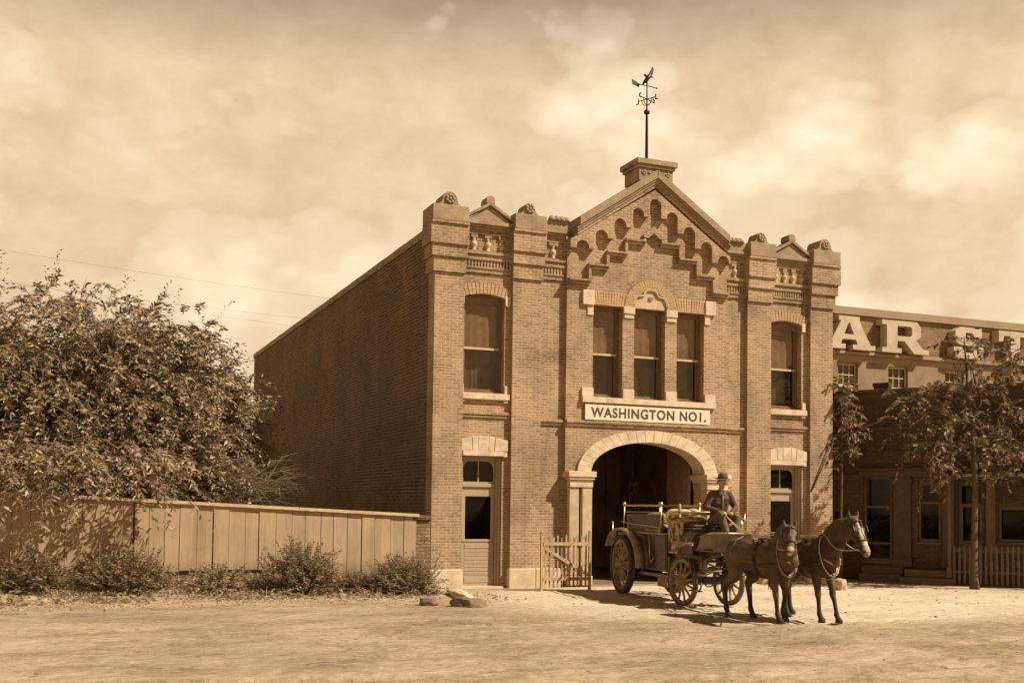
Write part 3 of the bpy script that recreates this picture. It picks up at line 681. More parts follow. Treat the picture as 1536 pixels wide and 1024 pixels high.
# ---------------------------------------------------------------- name board
def text_mesh(txt, size, bold=.0, ext=.01):
    cu = bpy.data.curves.new('t', 'FONT'); cu.body = txt; cu.size = size; cu.offset = bold; cu.extrude = ext; cu.align_x = 'CENTER'; cu.align_y = 'CENTER'
    cu.space_character = 1.13
    ob = bpy.data.objects.new('t', cu); COL.objects.link(ob); dg = bpy.context.evaluated_depsgraph_get()
    me = bpy.data.meshes.new_from_object(ob.evaluated_get(dg)); bpy.data.objects.remove(ob)
    V = [tuple(v.co) for v in me.vertices]; F = [tuple(p.vertices) for p in me.polygons]; bpy.data.meshes.remove(me); return V, F
NB = thing('name_board', 'long white board lettered in dark capitals under the triple window', 'sign', (6.19, -.02, 4.43))
MB().box(4.24, 8.13, -.075, -.03, 4.415, 4.83).build('board', 'sign_white', NB, .006)
V, F = text_mesh('WASHINGTON NO1.', .40, .012, .004)
xs = [p[0] for p in V]; zs = [p[1] for p in V]; sxx = 3.58 / (max(xs) - min(xs)); szz = .275 / (max(zs) - min(zs)); mxx = (max(xs) + min(xs)) / 2; mzz = (max(zs) + min(zs)) / 2
MB().add([((p[0] - mxx) * sxx + 6.20, -.077 - p[2], (p[1] - mzz) * szz + 4.625) for p in V], F).build('lettering', 'sign_ink', NB)

# ---------------------------------------------------------------- weathervane
WV = thing('weathervane', 'iron weathervane with a bird, an arrow and compass arms on the gable apex', 'weathervane', (6.19, .2, 11.58))
MB().tube([(6.19, .2, 11.575), (6.19, .2, 12.95), (6.19, .2, 13.04)], [.045, .038, .035]).lathe([(.045, 11.575), (.09, 11.58), (.09, 11.66), (.05, 11.72)], (6.19, .2, 0)).build('mast', 'iron_dark', WV)
MB().lathe([(.03, 13.00), (.075, 13.03), (.09, 13.07), (.075, 13.11), (.03, 13.15)], (6.19, .2, 0)).tube([(6.19, .2, 13.1), (6.19, .2, 13.95)], .020, 8).build('spindle', 'iron_dark', WV)
m = MB()
for k in range(4):
    a_ = R(25 + 90 * k); d = Vector((math.cos(a_), math.sin(a_), 0)); c = Vector((6.19, .2, 13.44))
    m.tube([c, c + d * .27], .012, 6); e = c + d * .29
    s_ = d.cross(Vector((0, 0, 1)))
    if k % 2 == 0:
        m.tube([e + Vector((0, 0, .09)) + s_ * 0, e + d * .06 + Vector((0, 0, .05)), e + d * .07, e + Vector((0, 0, -.02))], .02, 6)
    else: m.tube([e + Vector((0, 0, .07)), e + Vector((0, 0, -.07)), e + d * .07 + Vector((0, 0, -.07))], .02, 6)
    m.tube([c + Vector((0, 0, -.18)), c + d * .12 + Vector((0, 0, -.14)), c + d * .18 + Vector((0, 0, 0))], .010, 5)
m.build('compass_arms', 'iron_dark', WV)
m = MB().tube([(6.19, .2, 13.82), (6.44, .1, 13.75)], .012, 6); m.lathe([(0, 13.72), (.03, 13.75), (0, 13.78)], (6.44, .1, 0), 8)
m.tube([(6.19, .2, 13.82), (5.86, .30, 13.86)], .012, 6)
m.prism([(5.78, 13.84), (5.98, 13.78), (6.0, 13.87), (5.88, 13.92), (5.77, 13.97)], .28, .31)
m.build('arrow', 'iron_dark', WV)
blob('bird', [[(6.19 + (r[0] - 6.19) * .52, .2 + (r[1] - .2) * .52, 13.90 + (r[2] - 14.62) * .5) + tuple(q * .62 for q in r[3:]) for r in c_] for c_ in [[(6.12, .22, 14.62, .03), (6.16, .2, 14.78, .085), (6.24, .18, 14.92, .10), (6.30, .17, 15.02, .06)], [(6.27, .17, 14.95, .06), (6.40, .14, 14.98, .05), (6.52, .1, 14.93, .015)],
              [(6.20, .2, 14.92, .05), (6.08, .22, 15.04, .06), (6.02, .24, 15.02, .02)],
              [(6.26, .2, 14.95, .03, .10), (6.40, .2, 15.15, .03, .09), (6.50, .2, 15.38, .025, .08), (6.52, .2, 15.56, .02, .03)], [(6.14, .24, 14.8, .02, .08), (6.05, .34, 14.62, .02, .06), (6.00, .36, 14.5, .01, .02)]]], 'iron_dark', WV, .008, 2)
# ================================================================== GROUND
def smooth(t): t = np.clip(t, 0, 1); return t * t * (3 - 2 * t)
def axis_pts(lo, hi, step, far):
    a = list(np.arange(lo, hi + 1e-6, step)); k = step
    l, r = lo, hi; L_, R_ = [], []
    while r < far: k *= 1.35; r += k; R_.append(r); l -= k; L_.append(l)
    return np.array(L_[::-1] + a + R_)
gx = axis_pts(-14, 19, .13, 900); gy = axis_pts(-19, 1.5, .13, 900)
GX, GY = np.meshgrid(gx, gy)
rh = np.random.default_rng(77); HOOF = np.stack([rh.uniform(-10, 14, 420), np.where(rh.uniform(0, 1, 420) < .6, rh.uniform(-12, -5, 420), rh.uniform(-18, -3, 420)), rh.uniform(.012, .035, 420), rh.uniform(.09, .2, 420)], 1)
def fbm(x, y, s, o=4, seed=0):
    z = np.zeros_like(x); a = 1.0
    r = np.random.default_rng(seed)
    for i in range(o):
        for k in range(5):
            th = r.uniform(0, 6.28); f = s * 2 ** i * r.uniform(.7, 1.3); z += a * np.sin((x * math.cos(th) + y * math.sin(th)) * f + r.uniform(0, 6.28)) / 5
        a *= .55
    return z
def verge(x, y):
    return .26 * smooth((y + 2.3) / 2.3) * smooth((-.1 - x) / 2.0) * (.65 + .35 * smooth((-x - 3) / 6))
def ground_z(x, y):
    x = np.asarray(x, float); y = np.asarray(y, float)
    near = smooth((y + .9) / -.8)
    z = .016 * fbm(x, y * 1.5, 1.1, 4, 3) * near + .010 * fbm(x * .8, y * 1.4, 4.2, 3, 5) * near
    z = z + verge(x, y) * (1 + .25 * fbm(x, y, 2.5, 3, 8))
    # tracks curving out of the arch into the street
    for x0, d in ((5.45, .035), (6.95, .035), (4.2, .02)):
        xc = x0 - .012 * np.clip(-y, 0, 30) ** 2 * .9
        z = z - d * np.exp(-((x - xc) / .13) ** 2) * (y < -.5)
    # worn wheel ruts along the street
    for yy, d in ((-7.6, .045), (-9.1, .05), (-10.3, .03), (-11.8, .035), (-13.0, .05), (-14.4, .055), (-15.2, .03)):
        wv = (y - yy - .35 * np.sin(x * .22 + yy) - .08 * np.sin(x * 1.3 + yy * 2))
        z = z + (-d * np.exp(-(wv / .16) ** 2) + d * .45 * np.exp(-((np.abs(wv) - .3) / .12) ** 2)) * (.55 + .45 * np.sin(x * .6 + yy * 3))
    z = z - .02
    inside = (x > -.2) & (x < 12.6) & (y > -.15)
    return np.where(inside, -.06, z)
Z = ground_z(GX, GY)
for hx_, hy_, hd_, hr_ in HOOF:                                    # hoof prints and kicked-up clods
    i0, i1 = np.searchsorted(gx, (hx_ - .6, hx_ + .6)); j0, j1 = np.searchsorted(gy, (hy_ - .6, hy_ + .6))
    q = ((GX[j0:j1, i0:i1] - hx_) ** 2 + (GY[j0:j1, i0:i1] - hy_) ** 2) / hr_ ** 2
    Z[j0:j1, i0:i1] += hd_ * (-np.exp(-q * 2) + .5 * np.exp(-(np.sqrt(q) - 1.2) ** 2 * 6))
nx, ny = len(gx), len(gy)
V = np.stack([GX.ravel(), GY.ravel(), Z.ravel()], 1)
I = np.arange(nx * ny).reshape(ny, nx); F = np.stack([I[:-1, :-1].ravel(), I[:-1, 1:].ravel(), I[1:, 1:].ravel(), I[1:, :-1].ravel()], 1)
m_, nt, b = newmat('dirt')
g = node(nt, 'ShaderNodeNewGeometry'); mp = node(nt, 'ShaderNodeMapping'); mp.inputs['Rotation'].default_value = (0, 0, R(-4)); mp.inputs['Scale'].default_value = (.62, 1.1, 1); L(nt, g.outputs['Position'], mp.inputs[0])
a1 = noise_n(nt, mp.outputs[0], .9, 7, .62, .5); a2 = noise_n(nt, g.outputs['Position'], .28, 4, .55); a3 = noise_n(nt, g.outputs['Position'], 9, 6, .7); a4 = noise_n(nt, mp.outputs[0], 7, 5, .7)
k = math_n(nt, 'ADD', math_n(nt, 'ADD', math_n(nt, 'MULTIPLY', a1, .34), math_n(nt, 'MULTIPLY', a2, .2)), math_n(nt, 'ADD', math_n(nt, 'MULTIPLY', a3, .2), math_n(nt, 'MULTIPLY', a4, .26)))
c = ramp(nt, k, [(.37, (.15, .095, .05)), (.46, (.30, .205, .117)), (.55, (.44, .32, .197)), (.67, (.56, .43, .285))])
# pale trampled apron in front of the firehouse
sp = node(nt, 'ShaderNodeSeparateXYZ'); L(nt, g.outputs['Position'], sp.inputs[0])
dx = math_n(nt, 'DIVIDE', math_n(nt, 'SUBTRACT', sp.outputs[0], 7.5), 8.5); dy = math_n(nt, 'DIVIDE', math_n(nt, 'ADD', sp.outputs[1], 4.5), 6.0)
rr = math_n(nt, 'ADD', math_n(nt, 'MULTIPLY', dx, dx), math_n(nt, 'MULTIPLY', dy, dy)); rr = math_n(nt, 'ADD', rr, math_n(nt, 'MULTIPLY', math_n(nt, 'SUBTRACT', a1, .5), 1.6))
ap = ramp(nt, rr, [(.5, .72), (1.25, 0.0)])
c = mixc(nt, ap, c, ramp(nt, k, [(.36, (.46, .34, .215)), (.53, (.70, .56, .385))]))
L(nt, c, b.inputs['Base Color']); b.inputs['Roughness'].default_value = .95; b.inputs['Specular IOR Level'].default_value = .15
vo = node(nt, 'ShaderNodeTexVoronoi'); vo.inputs['Scale'].default_value = 5.5; L(nt, g.outputs['Position'], vo.inputs['Vector'])
vs = node(nt, 'ShaderNodeSeparateColor'); L(nt, vo.outputs['Color'], vs.inputs[0])
sz = math_n(nt, 'MULTIPLY', math_n(nt, 'POWER', vs.outputs[0], 6.0), .34)          # few cells carry a clod, most none
spk = ramp(nt, math_n(nt, 'SUBTRACT', math_n(nt, 'ADD', vo.outputs['Distance'], math_n(nt, 'MULTIPLY', math_n(nt, 'SUBTRACT', a3, .5), .25)), sz), [(.0, 1), (.03, 0)])
spk = math_n(nt, 'MULTIPLY', spk, ramp(nt, a2, [(.38, .15), (.6, .85)]))
c = mixc(nt, spk, c, (.17, .105, .052))
L(nt, c, b.inputs['Base Color'])
vh = node(nt, 'ShaderNodeTexVoronoi', feature='SMOOTH_F1'); vh.inputs['Scale'].default_value = 3.6; L(nt, g.outputs['Position'], vh.inputs['Vector'])
bn = node(nt, 'ShaderNodeBump'); bn.inputs['Strength'].default_value = .9; bn.inputs['Distance'].default_value = .06
hh = math_n(nt, 'ADD', math_n(nt, 'MULTIPLY', vh.outputs['Distance'], .7), math_n(nt, 'ADD', math_n(nt, 'MULTIPLY', a4, .8), math_n(nt, 'MULTIPLY', a3, .6))); L(nt, hh, bn.inputs['Height']); L(nt, bn.outputs[0], b.inputs['Normal'])
gr = rawmesh('ground', V, F, 'dirt', None, True); gr['kind'] = 'structure'
# ================================================================== FENCE, GARDEN WALL, GATE, STONES
def fence_top(x): return 1.86 + (-x - .4) * .0435
FN = thing('plank_fence', 'long pale fence of wide upright planks with a capping rail, left of the firehouse', 'fence', (-7, .6, 0))
m = MB(); x = -.41; k = 0
while x > -17.5:
    wd = random.uniform(.30, .40); bt = .24 if x > -3.2 else .50 + random.uniform(-.02, .02)
    y0 = .60 + random.uniform(-.016, .016); l = x - wd + random.uniform(.008, .016)
    if abs(x + 6.65) < .2: l += .03
    m.prism([(l, bt - .2 if x > -3.2 else bt), (x, bt - .2 if x > -3.2 else bt), (x, fence_top(x) - .06), (l, fence_top(l) - .06)], y0, y0 + .028); x -= wd; k += 1
m.build('planks', 'fence_wood', FN)
m = MB(); x = -.35
while x > -17:
    e = x - random.uniform(2.9, 3.6); t0, t1 = fence_top(x), fence_top(e)
    m.prism([(e + .006, t1 - .075), (x, t0 - .075), (x, t0), (e + .006, t1)], .535, .70); x = e
m.build('capping_rail', 'cap_wood', FN, .006)
m = MB().prism([(-17.3, .12), (-3.25, .02), (-3.25, .47), (-17.3, .47)], .66, .69); m.build('base_board', 'shop_trim', FN)
for i in range(7):
    x = -.5 - i * 2.6; MB().box(x - .05, x + .05, .632, .74, -.1, fence_top(x) - .1).build('post', 'shop_trim', FN)
for z in (.6, 1.45): MB().prism([(-17.3, z + .5 * (z > 1)), (-.44, z), (-.44, z + .09), (-17.3, z + .09 + .5 * (z > 1))], .742, .79).build('back_rail', 'shop_trim', FN)

FN.location.y -= .66
GW = MB().box(-.46, -.02, -.03, .32, -.2, 1.70).jitter(.015); 
o = GW.build('garden_wall', 'brick_rubble', None, .02); prop(o, 'short rough brick wall with a coping, between plank fence and firehouse corner', 'wall')
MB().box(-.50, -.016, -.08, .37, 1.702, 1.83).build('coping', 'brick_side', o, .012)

GT = thing('picket_gate', 'low wooden picket gate with a diagonal brace, standing open by the carriage arch', 'gate', (2.46, -1.30, 0))
gx0, gx1, gyy = 2.46, 3.79, -1.32
for x, h in ((gx0, 1.42), (gx1, 1.44)): MB().box(x - .032, x + .032, gyy - .03, gyy + .03, -.02, h).lathe([(.03, h), (.045, h + .02), (.03, h + .06), (0, h + .075)], (x, gyy, 0), 8).build('post', 'gate_wood', GT, .004)
for z in (1.11, .24): MB().box(gx0 + .034, gx1 - .034, gyy - .045, gyy - .012, z, z + .085).build('rail', 'gate_wood', GT, .004)
MB().prism([(gx0 + .05, 1.02), (gx0 + .05, 1.105), (gx1 - .06, .42), (gx1 - .06, .335)], gyy - .044, gyy - .013).build('brace', 'gate_wood', GT, .003)
for i in range(11):
    x = gx0 + .115 + i * .1105; h = 1.36 + random.uniform(-.05, .05); t = random.uniform(-.012, .012)
    m = MB().prism([(x - .02, .07), (x + .02, .07), (x + .02 + t, h - .03), (x + t, h), (x - .02 + t, h - .03)], gyy - .010, gyy + .012)
    m.build('picket', 'gate_wood_dark' if i % 3 == 1 else 'gate_wood', GT)
m = MB()
for i in range(6):
    x = gx0 + .17 + i * .2; m.tube([(x + .045 * math.cos(t), gyy + .02, .55 + .09 * math.sin(t)) for t in [2 * math.pi * q / 12 for q in range(13)]], .008, 5)
    m.tube([(x + .045 * math.cos(t), gyy + .02, 1.25 + .07 * math.sin(t)) for t in [2 * math.pi * q / 12 for q in range(13)]], .008, 5)
m.build('wire_loops', 'iron_worn', GT)

def rock(name, c, size, rz, label, seed, mat='rock', cat='rock'):
    bm = bmesh.new(); bmesh.ops.create_icosphere(bm, subdivisions=4, radius=1)
    for v in bm.verts:
        p = v.co.copy(); b = max(abs(p.x), abs(p.y), abs(p.z)); p = p / (b ** .55)
        d = mnoise.noise(p * 1.3 + Vector((seed, 0, 0))) * .22 + mnoise.noise(p * 3.5 + Vector((0, seed, 0))) * .09 + mnoise.noise(p * 9 + Vector((0, 0, seed))) * .03
        v.co = Vector((p.x * size[0], p.y * size[1], p.z * size[2])) * (1 + d)
    me = bpy.data.meshes.new(name); bm.to_mesh(me); bm.free(); me.materials.append(MATS[mat])
    me.polygons.foreach_set('use_smooth', [True] * len(me.polygons))
    o = bpy.data.objects.new(name, me); COL.objects.link(o); o.location = c; o.rotation_euler = (0, R(3), R(rz)); return prop(o, label, cat)
rock('kerb_stone', (-.12, -2.55, .0), (.17, 1.1, .13), -10, 'long tilted kerb slab at the foot of the firehouse corner', 3, 'plinth_stone', 'kerb')
rock('boulder', (-.72, -4.75, .02), (.30, .36, .15), 25, 'low rounded boulder at the outer end of the kerb slab', 9)
rock('rock', (-1.45, -4.3, .05), (.13, .2, .09), 60, 'small dark rock lying left of the boulder', 14)
rock('rock', (-.62, -1.5, .1), (.17, .25, .1), 10, 'little flat stone between the rightmost bush and the kerb slab', 21)
rock('stone_block', (10.45, -2.75, .08), (.14, .17, .2), 12, 'pale worn mounting stone behind the front legs of the horse with the white blaze', 31, 'stone', 'stone')

# ================================================================== SHOP (brick, in shade, turned towards the street)
SA = R(-55); SH = thing('corner_shop', 'low dark brick shop in shade with wooden storefront, right of the firehouse', 'building', (14.162, .597, 0), SA, local=True)
H = 5.77
holes = [rect(-.10, .74, .56, 3.14), rect(1.50, 2.14, 1.17, 2.95), rect(2.62, 3.32, .35, 2.9), rect(-1.09, -.68, 1.0, 2.15), rect(3.72, 4.5, 1.22, 2.25)]
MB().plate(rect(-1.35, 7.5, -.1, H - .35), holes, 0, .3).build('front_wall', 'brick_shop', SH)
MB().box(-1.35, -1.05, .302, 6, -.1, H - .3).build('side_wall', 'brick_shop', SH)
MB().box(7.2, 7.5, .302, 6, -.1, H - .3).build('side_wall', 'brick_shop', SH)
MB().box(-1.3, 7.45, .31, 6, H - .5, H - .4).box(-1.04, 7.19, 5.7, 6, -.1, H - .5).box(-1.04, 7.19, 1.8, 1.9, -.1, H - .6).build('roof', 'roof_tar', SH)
MB().box(-1.42, 7.55, -.14, .34, H - .12, H).box(-1.40, 7.52, -.08, .32, H - .30, H - .123).box(-1.36, 7.5, -.05, .3, H - .36, H - .303).build('cornice', 'shop_wood', SH, .008)
MB().box(-1.35, 7.5, -.06, .0, 4.86, 4.93).build('string_course', 'shop_wood', SH)
MB().box(-.2, 4.6, -.16, .0, 3.12, 3.30).box(-.25, 4.65, -.24, .0, 3.303, 3.36).build('fascia', 'shop_wood', SH, .008)
MB().box(-1.34, -.22, -.05, .0, 3.02, 3.18).build('ledge', 'shop_wood', SH)
for x0, x1, z0, z1 in ((-.29, 1.28, 3.55, 4.6), (1.75, 3.3, 3.55, 4.6)):
    MB().plate(rect(x0, x1, z0, z1), [rect(x0 + .07, x1 - .07, z0 + .07, z1 - .07)], -.03, .003).build('wall_panel', 'shop_wood', SH)
for x0, x1 in ((.82, 1.32), (2.22, 2.54), (3.40, 3.66)):
    MB().box(x0, x1, -.10, .003, .5, 3.118).box(x0 - .04, x1 + .04, -.13, .003, .42, .72).box(x0 - .04, x1 + .04, -.13, .003, 2.9, 3.05).build('pilaster', 'shop_trim' if x0 > 3 else 'shop_wood', SH, .008)
def shop_win(x0, x1, z0, z1, bars, mat='shop_trim'):
    hs = []; zs = [z0 + .06] + [b for b in bars] + [z1 - .06]
    for a, b in zip(zs[:-1], zs[1:]): hs.append(rect(x0 + .07, x1 - .07, a + .03, b - .03))
    f = MB().plate(rect(x0 + .002, x1 - .002, z0 + .002, z1 - .002), hs, .10, .16).build('window', mat, SH)
    MB().box(x0 + .05, x1 - .05, .125, .133, z0 + .05, z1 - .05).build('pane', 'glass_dark', f)
    MB().box(x0 - .04, x1 + .04, -.05, .14, z0 - .06, z0 - .001).build('sill', mat, f)
shop_win(-.10, .74, .56, 3.14, (1.1, 2.2)); shop_win(1.50, 2.14, 1.17, 2.95, (2.33,)); shop_win(-1.09, -.68, 1.0, 2.15, ()); shop_win(3.72, 4.5, 1.22, 2.25, ())
D = MB().plate(rect(2.622, 3.318, .352, 2.898), [rect(2.70, 3.24, 2.32, 2.84), rect(2.74, 3.20, 1.24, 2.22)], .14, .2).build('door', 'shop_trim', SH)
MB().box(2.68, 3.26, .165, .173, 1.2, 2.86).build('pane', 'glass_dark', D)
for x in (2.57,): MB().box(x - .045, x + .045, -.95, -.86, .2, 3.1).box(x - .07, x + .07, -.97, -.84, .2, .5).box(x - .07, x + .07, -.97, -.84, 2.95, 3.1).build('porch_post', 'shop_trim', SH, .006)
MB().prism([(0, 3.13), (-1.1, 3.0), (-1.1, 3.08), (0, 3.30)], 2.35, 4.7, 'yz').build('porch_roof', 'shop_wood', SH)
MB().box(-.05, 1.16, -.75, -.0, -.05, .22).box(-.05, 1.16, -.42, -.0, .223, .43).build('step', 'shop_wood', SH, .012)
MB().box(1.2, 2.68, -1.0, -.0, -.05, .17).box(1.26, 2.66, -.66, -.0, .173, .38).build('step', 'shop_trim', SH, .012)
PF = thing('picket_fence', 'dark low picket fence in front of the shop, behind the street tree', 'fence', (15.6, -2.2, 0), SA, local=True)
PF.location = SH.matrix_basis @ Vector((3.2, -.9, 0)) if False else Vector((14.162 + 3.2 * math.cos(SA) + .9 * math.sin(SA), .597 + 3.2 * math.sin(SA) - .9 * math.cos(SA), 0))
MB().box(-.55, 3.2, .0, .03, .95, 1.02).box(-.55, 3.2, .0, .03, .35, .42).build('rail', 'shop_wood', PF)
for i in range(26):
    x = -.5 + i * .14; MB().prism([(x - .03, .05), (x + .03, .05), (x + .03, 1.08), (x, 1.14), (x - .03, 1.08)], -.022, -.002).build('picket', 'shop_trim', PF)
# chimney pot on the shop roof
CH = MB().box(.0, .44, .8, 1.2, H - .42, 6.02).box(-.03, .47, .77, 1.23, 5.95, 6.06).build('chimney', 'brick_shop', SH)

# ================================================================== FACTORY with tall letters along its top
FA = thing('factory', 'long brick factory block with a plastered lower storey, behind the shop', 'building', (33, 16, 0))
wins = [(25.49, 26.66), (28.49, 29.70), (32.05, 33.25), (35.34, 36.55), (38.6, 39.8), (21.9, 23.1)]
MB().plate(rect(17.5, 48, -.1, 9.2), [rect(a, b, 7.0, 9.10) for a, b in wins], 16, 16.4).build('lower_wall', 'stucco', FA)
MB().box(17.5, 48, 15.995, 16.4, 9.203, 9.50).build('band', 'coping_light', FA)
MB().box(17.5, 48, 15.80, 16.4, 9.503, 9.66).build('ledge', 'coping_light', FA, .02)
MB().box(17.5, 48, 16.01, 16.4, 9.663, 11.40).build('upper_wall', 'brick_factory', FA)
MB().box(17.4, 48.1, 15.85, 16.5, 11.403, 11.50).box(17.4, 48.1, 15.92, 16.5, 11.503, 11.80).build('coping', 'coping_light', FA, .02)
MB().box(17.5, 17.9, 16.41, 30, -.1, 11.4).box(47.6, 48, 16.41, 30, -.1, 11.4).build('side_wall', 'brick_factory', FA)
MB().box(17.5, 48, 16.41, 30, 11.0, 11.2).box(17.9, 47.6, 18, 18.1, 0, 11).build('roof', 'roof_tar', FA)
for a, b in wins:
    hs = []
    for zi, (c, d) in enumerate(((7.06, 8.0), (8.08, 9.03))):
        for xi in range(3):
            w3 = (b - a - .12) / 3
            for q in range(2): hs.append(rect(a + .06 + xi * w3 + .02, a + .06 + (xi + 1) * w3 - .02, c + q * (d - c) / 2 + .02, c + (q + 1) * (d - c) / 2 - .02))
    f = MB().plate(rect(a + .002, b - .002, 7.002, 9.098), hs, 16.15, 16.22).build('window', 'sash_light', FA)
    MB().box(a + .02, b - .02, 16.18, 16.186, 7.02, 9.08).build('pane', 'glass', f)
    m = MB(); n = 16
    m.add([(a + (b - a) * i / n, 16.32 + .025 * math.sin(i * 2.1), z) for z in (7.0, 9.1) for i in range(n + 1)], [(i, i + 1, n + 2 + i, n + 1 + i) for i in range(n)]); m.build('curtain', 'coping_light', f)
    MB().box(a - .06, b + .06, 15.9, 16.15, 6.9, 6.998).build('sill', 'coping_light', f)
def letter(name, outer, holes, x, z, label, sx=1.0):
    f = lambda p: (x + p[0] * sx, z + p[1])
    o = MB().plate([f(p) for p in outer], [[f(p) for p in h] for h in holes], 15.50, 15.98).build(name, 'letter_white', None, .015)
    return prop(o, label, 'letter', 'letters along the factory wall')
LZ = 9.70
Aout = [(0, 0), (1.25, 0), (1.25, .22), (.98, .22), (1.06, .46), (1.86, .46), (1.96, .22), (1.68, .22), (1.68, 0), (3.0, 0), (3.0, .22), (2.72, .22), (2.08, 1.32), (2.08, 1.55), (.86, 1.55), (.86, 1.33), (1.0, 1.33), (.34, .22), (0, .22)]
letter('sign_letter', Aout, [[(1.18, .70), (1.74, .70), (1.50, 1.24), (1.42, 1.24)]], 24.28, LZ, 'white slab letter A on the factory wall, half hidden by the firehouse corner')
Rout = [(0, 0), (1.18, 0), (1.18, .22), (.92, .22), (.92, .58), (1.35, .58), (1.95, 0), (2.85, 0), (2.85, .22), (2.55, .22), (2.05, .66), (2.36, .84), (2.36, 1.32), (2.12, 1.55), (0, 1.55), (0, 1.33), (.28, 1.33), (.28, .22), (0, .22)]
letter('sign_letter', Rout, [[(.92, .82), (1.72, .82), (1.82, .90), (1.82, 1.24), (1.74, 1.31), (.92, 1.31)]], 27.70, LZ, 'white slab letter R standing clear of leaves on the factory wall')
Sout = [(0, .12), (.3, .0), (1.6, .0), (1.95, .22), (1.95, .72), (1.7, .92), (.75, .98), (.75, 1.28), (1.2, 1.28), (1.35, 1.08), (1.8, 1.08), (1.8, 1.55), (1.5, 1.48), (1.2, 1.55), (.45, 1.55), (.1, 1.34), (.1, .86), (.35, .68), (1.28, .62), (1.28, .28), (.7, .28), (.5, .55), (0, .55)]
letter('sign_letter', Sout, [], 32.15, LZ, 'white slab letter on the factory wall mostly covered by the street tree')
Tout = [(.5, 0), (1.7, 0), (1.7, .22), (1.42, .22), (1.42, 1.31), (1.85, 1.31), (1.95, 1.0), (2.2, 1.0), (2.2, 1.55), (0, 1.55), (0, 1.0), (.25, 1.0), (.35, 1.31), (.78, 1.31), (.78, .22), (.5, .22)]
letter('sign_letter', Tout, [], 35.1, LZ, 'white slab letter on the factory wall at the right edge, beyond the street tree')

# dark outbuilding far behind the firehouse, and telegraph wires over the tree
SD = thing('shed', 'dark gabled outbuilding behind the big tree, past the far end of the firehouse wall', 'shed', (-3.2, 30, 0))
MB().plate([(-6.5, -.1), (.0, -.1), (.0, 5.6), (-3.2, 6.6), (-6.5, 5.6)], [rect(-2.2, -1.4, 1.6, 3.2)], 28.5, 28.8).build('wall', 'shed_wall', SD)
MB().prism([(-6.8, 5.55), (-3.2, 6.68), (.2, 5.55), (.2, 5.70), (-3.2, 6.85), (-6.8, 5.70)], 28.2, 36).build('roof', 'roof_tar', SD)
MB().box(-6.5, -6.2, 28.81, 35.8, -.1, 5.5).box(-.3, 0, 28.81, 35.8, -.1, 5.5).build('side_wall', 'shed_wall', SD)
MB().box(-2.3, -1.3, 28.44, 28.62, 1.55, 1.62).plate(rect(-2.2, -1.4, 1.6, 3.2), [rect(-2.12, -1.84, 1.7, 3.1), rect(-1.76, -1.48, 1.7, 3.1)], 28.55, 28.6).build('window', 'shop_wood', SD)
for i, (za, zb, sag, lb) in enumerate(((11.6, 9.6, .3, 'topmost thin telegraph wire crossing the sky above the big tree'), (11.1, 9.45, .45, 'second thin telegraph wire, just under the topmost one'), (10.35, 8.95, .3, 'lowest thin telegraph wire, skimming the top of the big tree'))):
    pts = [(-22 + 26 * t, 14 + i * .3 + (6 * t if i == 1 else 0), za + (zb - za) * t - sag * 4 * t * (1 - t) + (11.6 - za) * 0) for t in [k / 24 for k in range(25)]]
    prop(MB().tube(pts, .0035, 5).build('telegraph_wire', 'iron_worn', None), lb, 'wire', 'telegraph wires')
# ================================================================== VEGETATION
def unit(v): return v / np.maximum(1e-6, np.linalg.norm(v, axis=-1, keepdims=True))
def sprays(P, D, L_, k, leaf, wid, droop, rng, spread=.9, flat=.35):
    """branchlets from P along D, each with k pointed leaves set alternately; returns leaf quads and the twig lines"""
    n = len(P); t = np.linspace(.12, 1, k)[None, :, None] + rng.uniform(-.03, .03, (n, k, 1))
    L_ = np.asarray(L_).reshape(-1, 1, 1) if np.ndim(L_) else L_
    dr = np.array([0, 0, -1.0])
    pos = P[:, None] + D[:, None] * L_ * t + dr * droop * L_ * t * t
    tan = unit(D[:, None] + dr * 2 * droop * t)
    side = unit(np.cross(tan, np.array([0, 0, 1.0]) + rng.normal(0, .25, (n, k, 3))))
    sg = np.where(np.arange(k) % 2 == 0, 1, -1)[None, :, None]
    ld = unit(tan * (1 - spread * .4) + side * sg * spread + rng.normal(0, flat, (n, k, 3)))
    ll = leaf * rng.uniform(.6, 1.25, (n, k, 1)); nn = unit(np.cross(ld, unit(rng.normal(0, 1, (n, k, 3)))))
    b = pos; tip = pos + ld * ll + dr * ll * .12; mid = pos + ld * ll * .45
    w_ = nn * wid * (ll / leaf) * .5
    V = np.stack([b, mid + w_, tip, mid - w_], 2).reshape(-1, 3)
    F = np.arange(len(V)).reshape(-1, 4)
    return V, F
def twigs(P, D, L_, droop, r, seg=3):
    n = len(P); t = np.linspace(0, 1, seg + 1)[None, :, None]; dr = np.array([0, 0, -1.0])
    L_ = np.asarray(L_).reshape(-1, 1, 1) if np.ndim(L_) else L_
    c = P[:, None] + D[:, None] * L_ * t + dr * droop * L_ * t * t
    u = unit(np.cross(D, np.array([.31, .2, .93])))[:, None]; v = unit(np.cross(D[:, None], u)); rr = r * (1 - .75 * t)
    ring = np.stack([c + (u * math.cos(a) + v * math.sin(a)) * rr for a in (0, 2.094, 4.189)], 2)      # n, seg+1, 3, 3
    V = ring.reshape(-1, 3); base = (np.arange(n) * (seg + 1) * 3)[:, None, None] + (np.arange(seg) * 3)[None, :, None]
    k = np.arange(3)[None, None, :]; k2 = (k + 1) % 3
    F = np.stack([base + k, base + k2, base + 3 + k2, base + 3 + k], -1).reshape(-1, 4)
    return V, F
def cat(parts):
    o = 0; VV, FF = [], []
    for V, F in parts: VV.append(V); FF.append(F + o); o += len(V)
    return np.concatenate(VV), np.concatenate(FF)
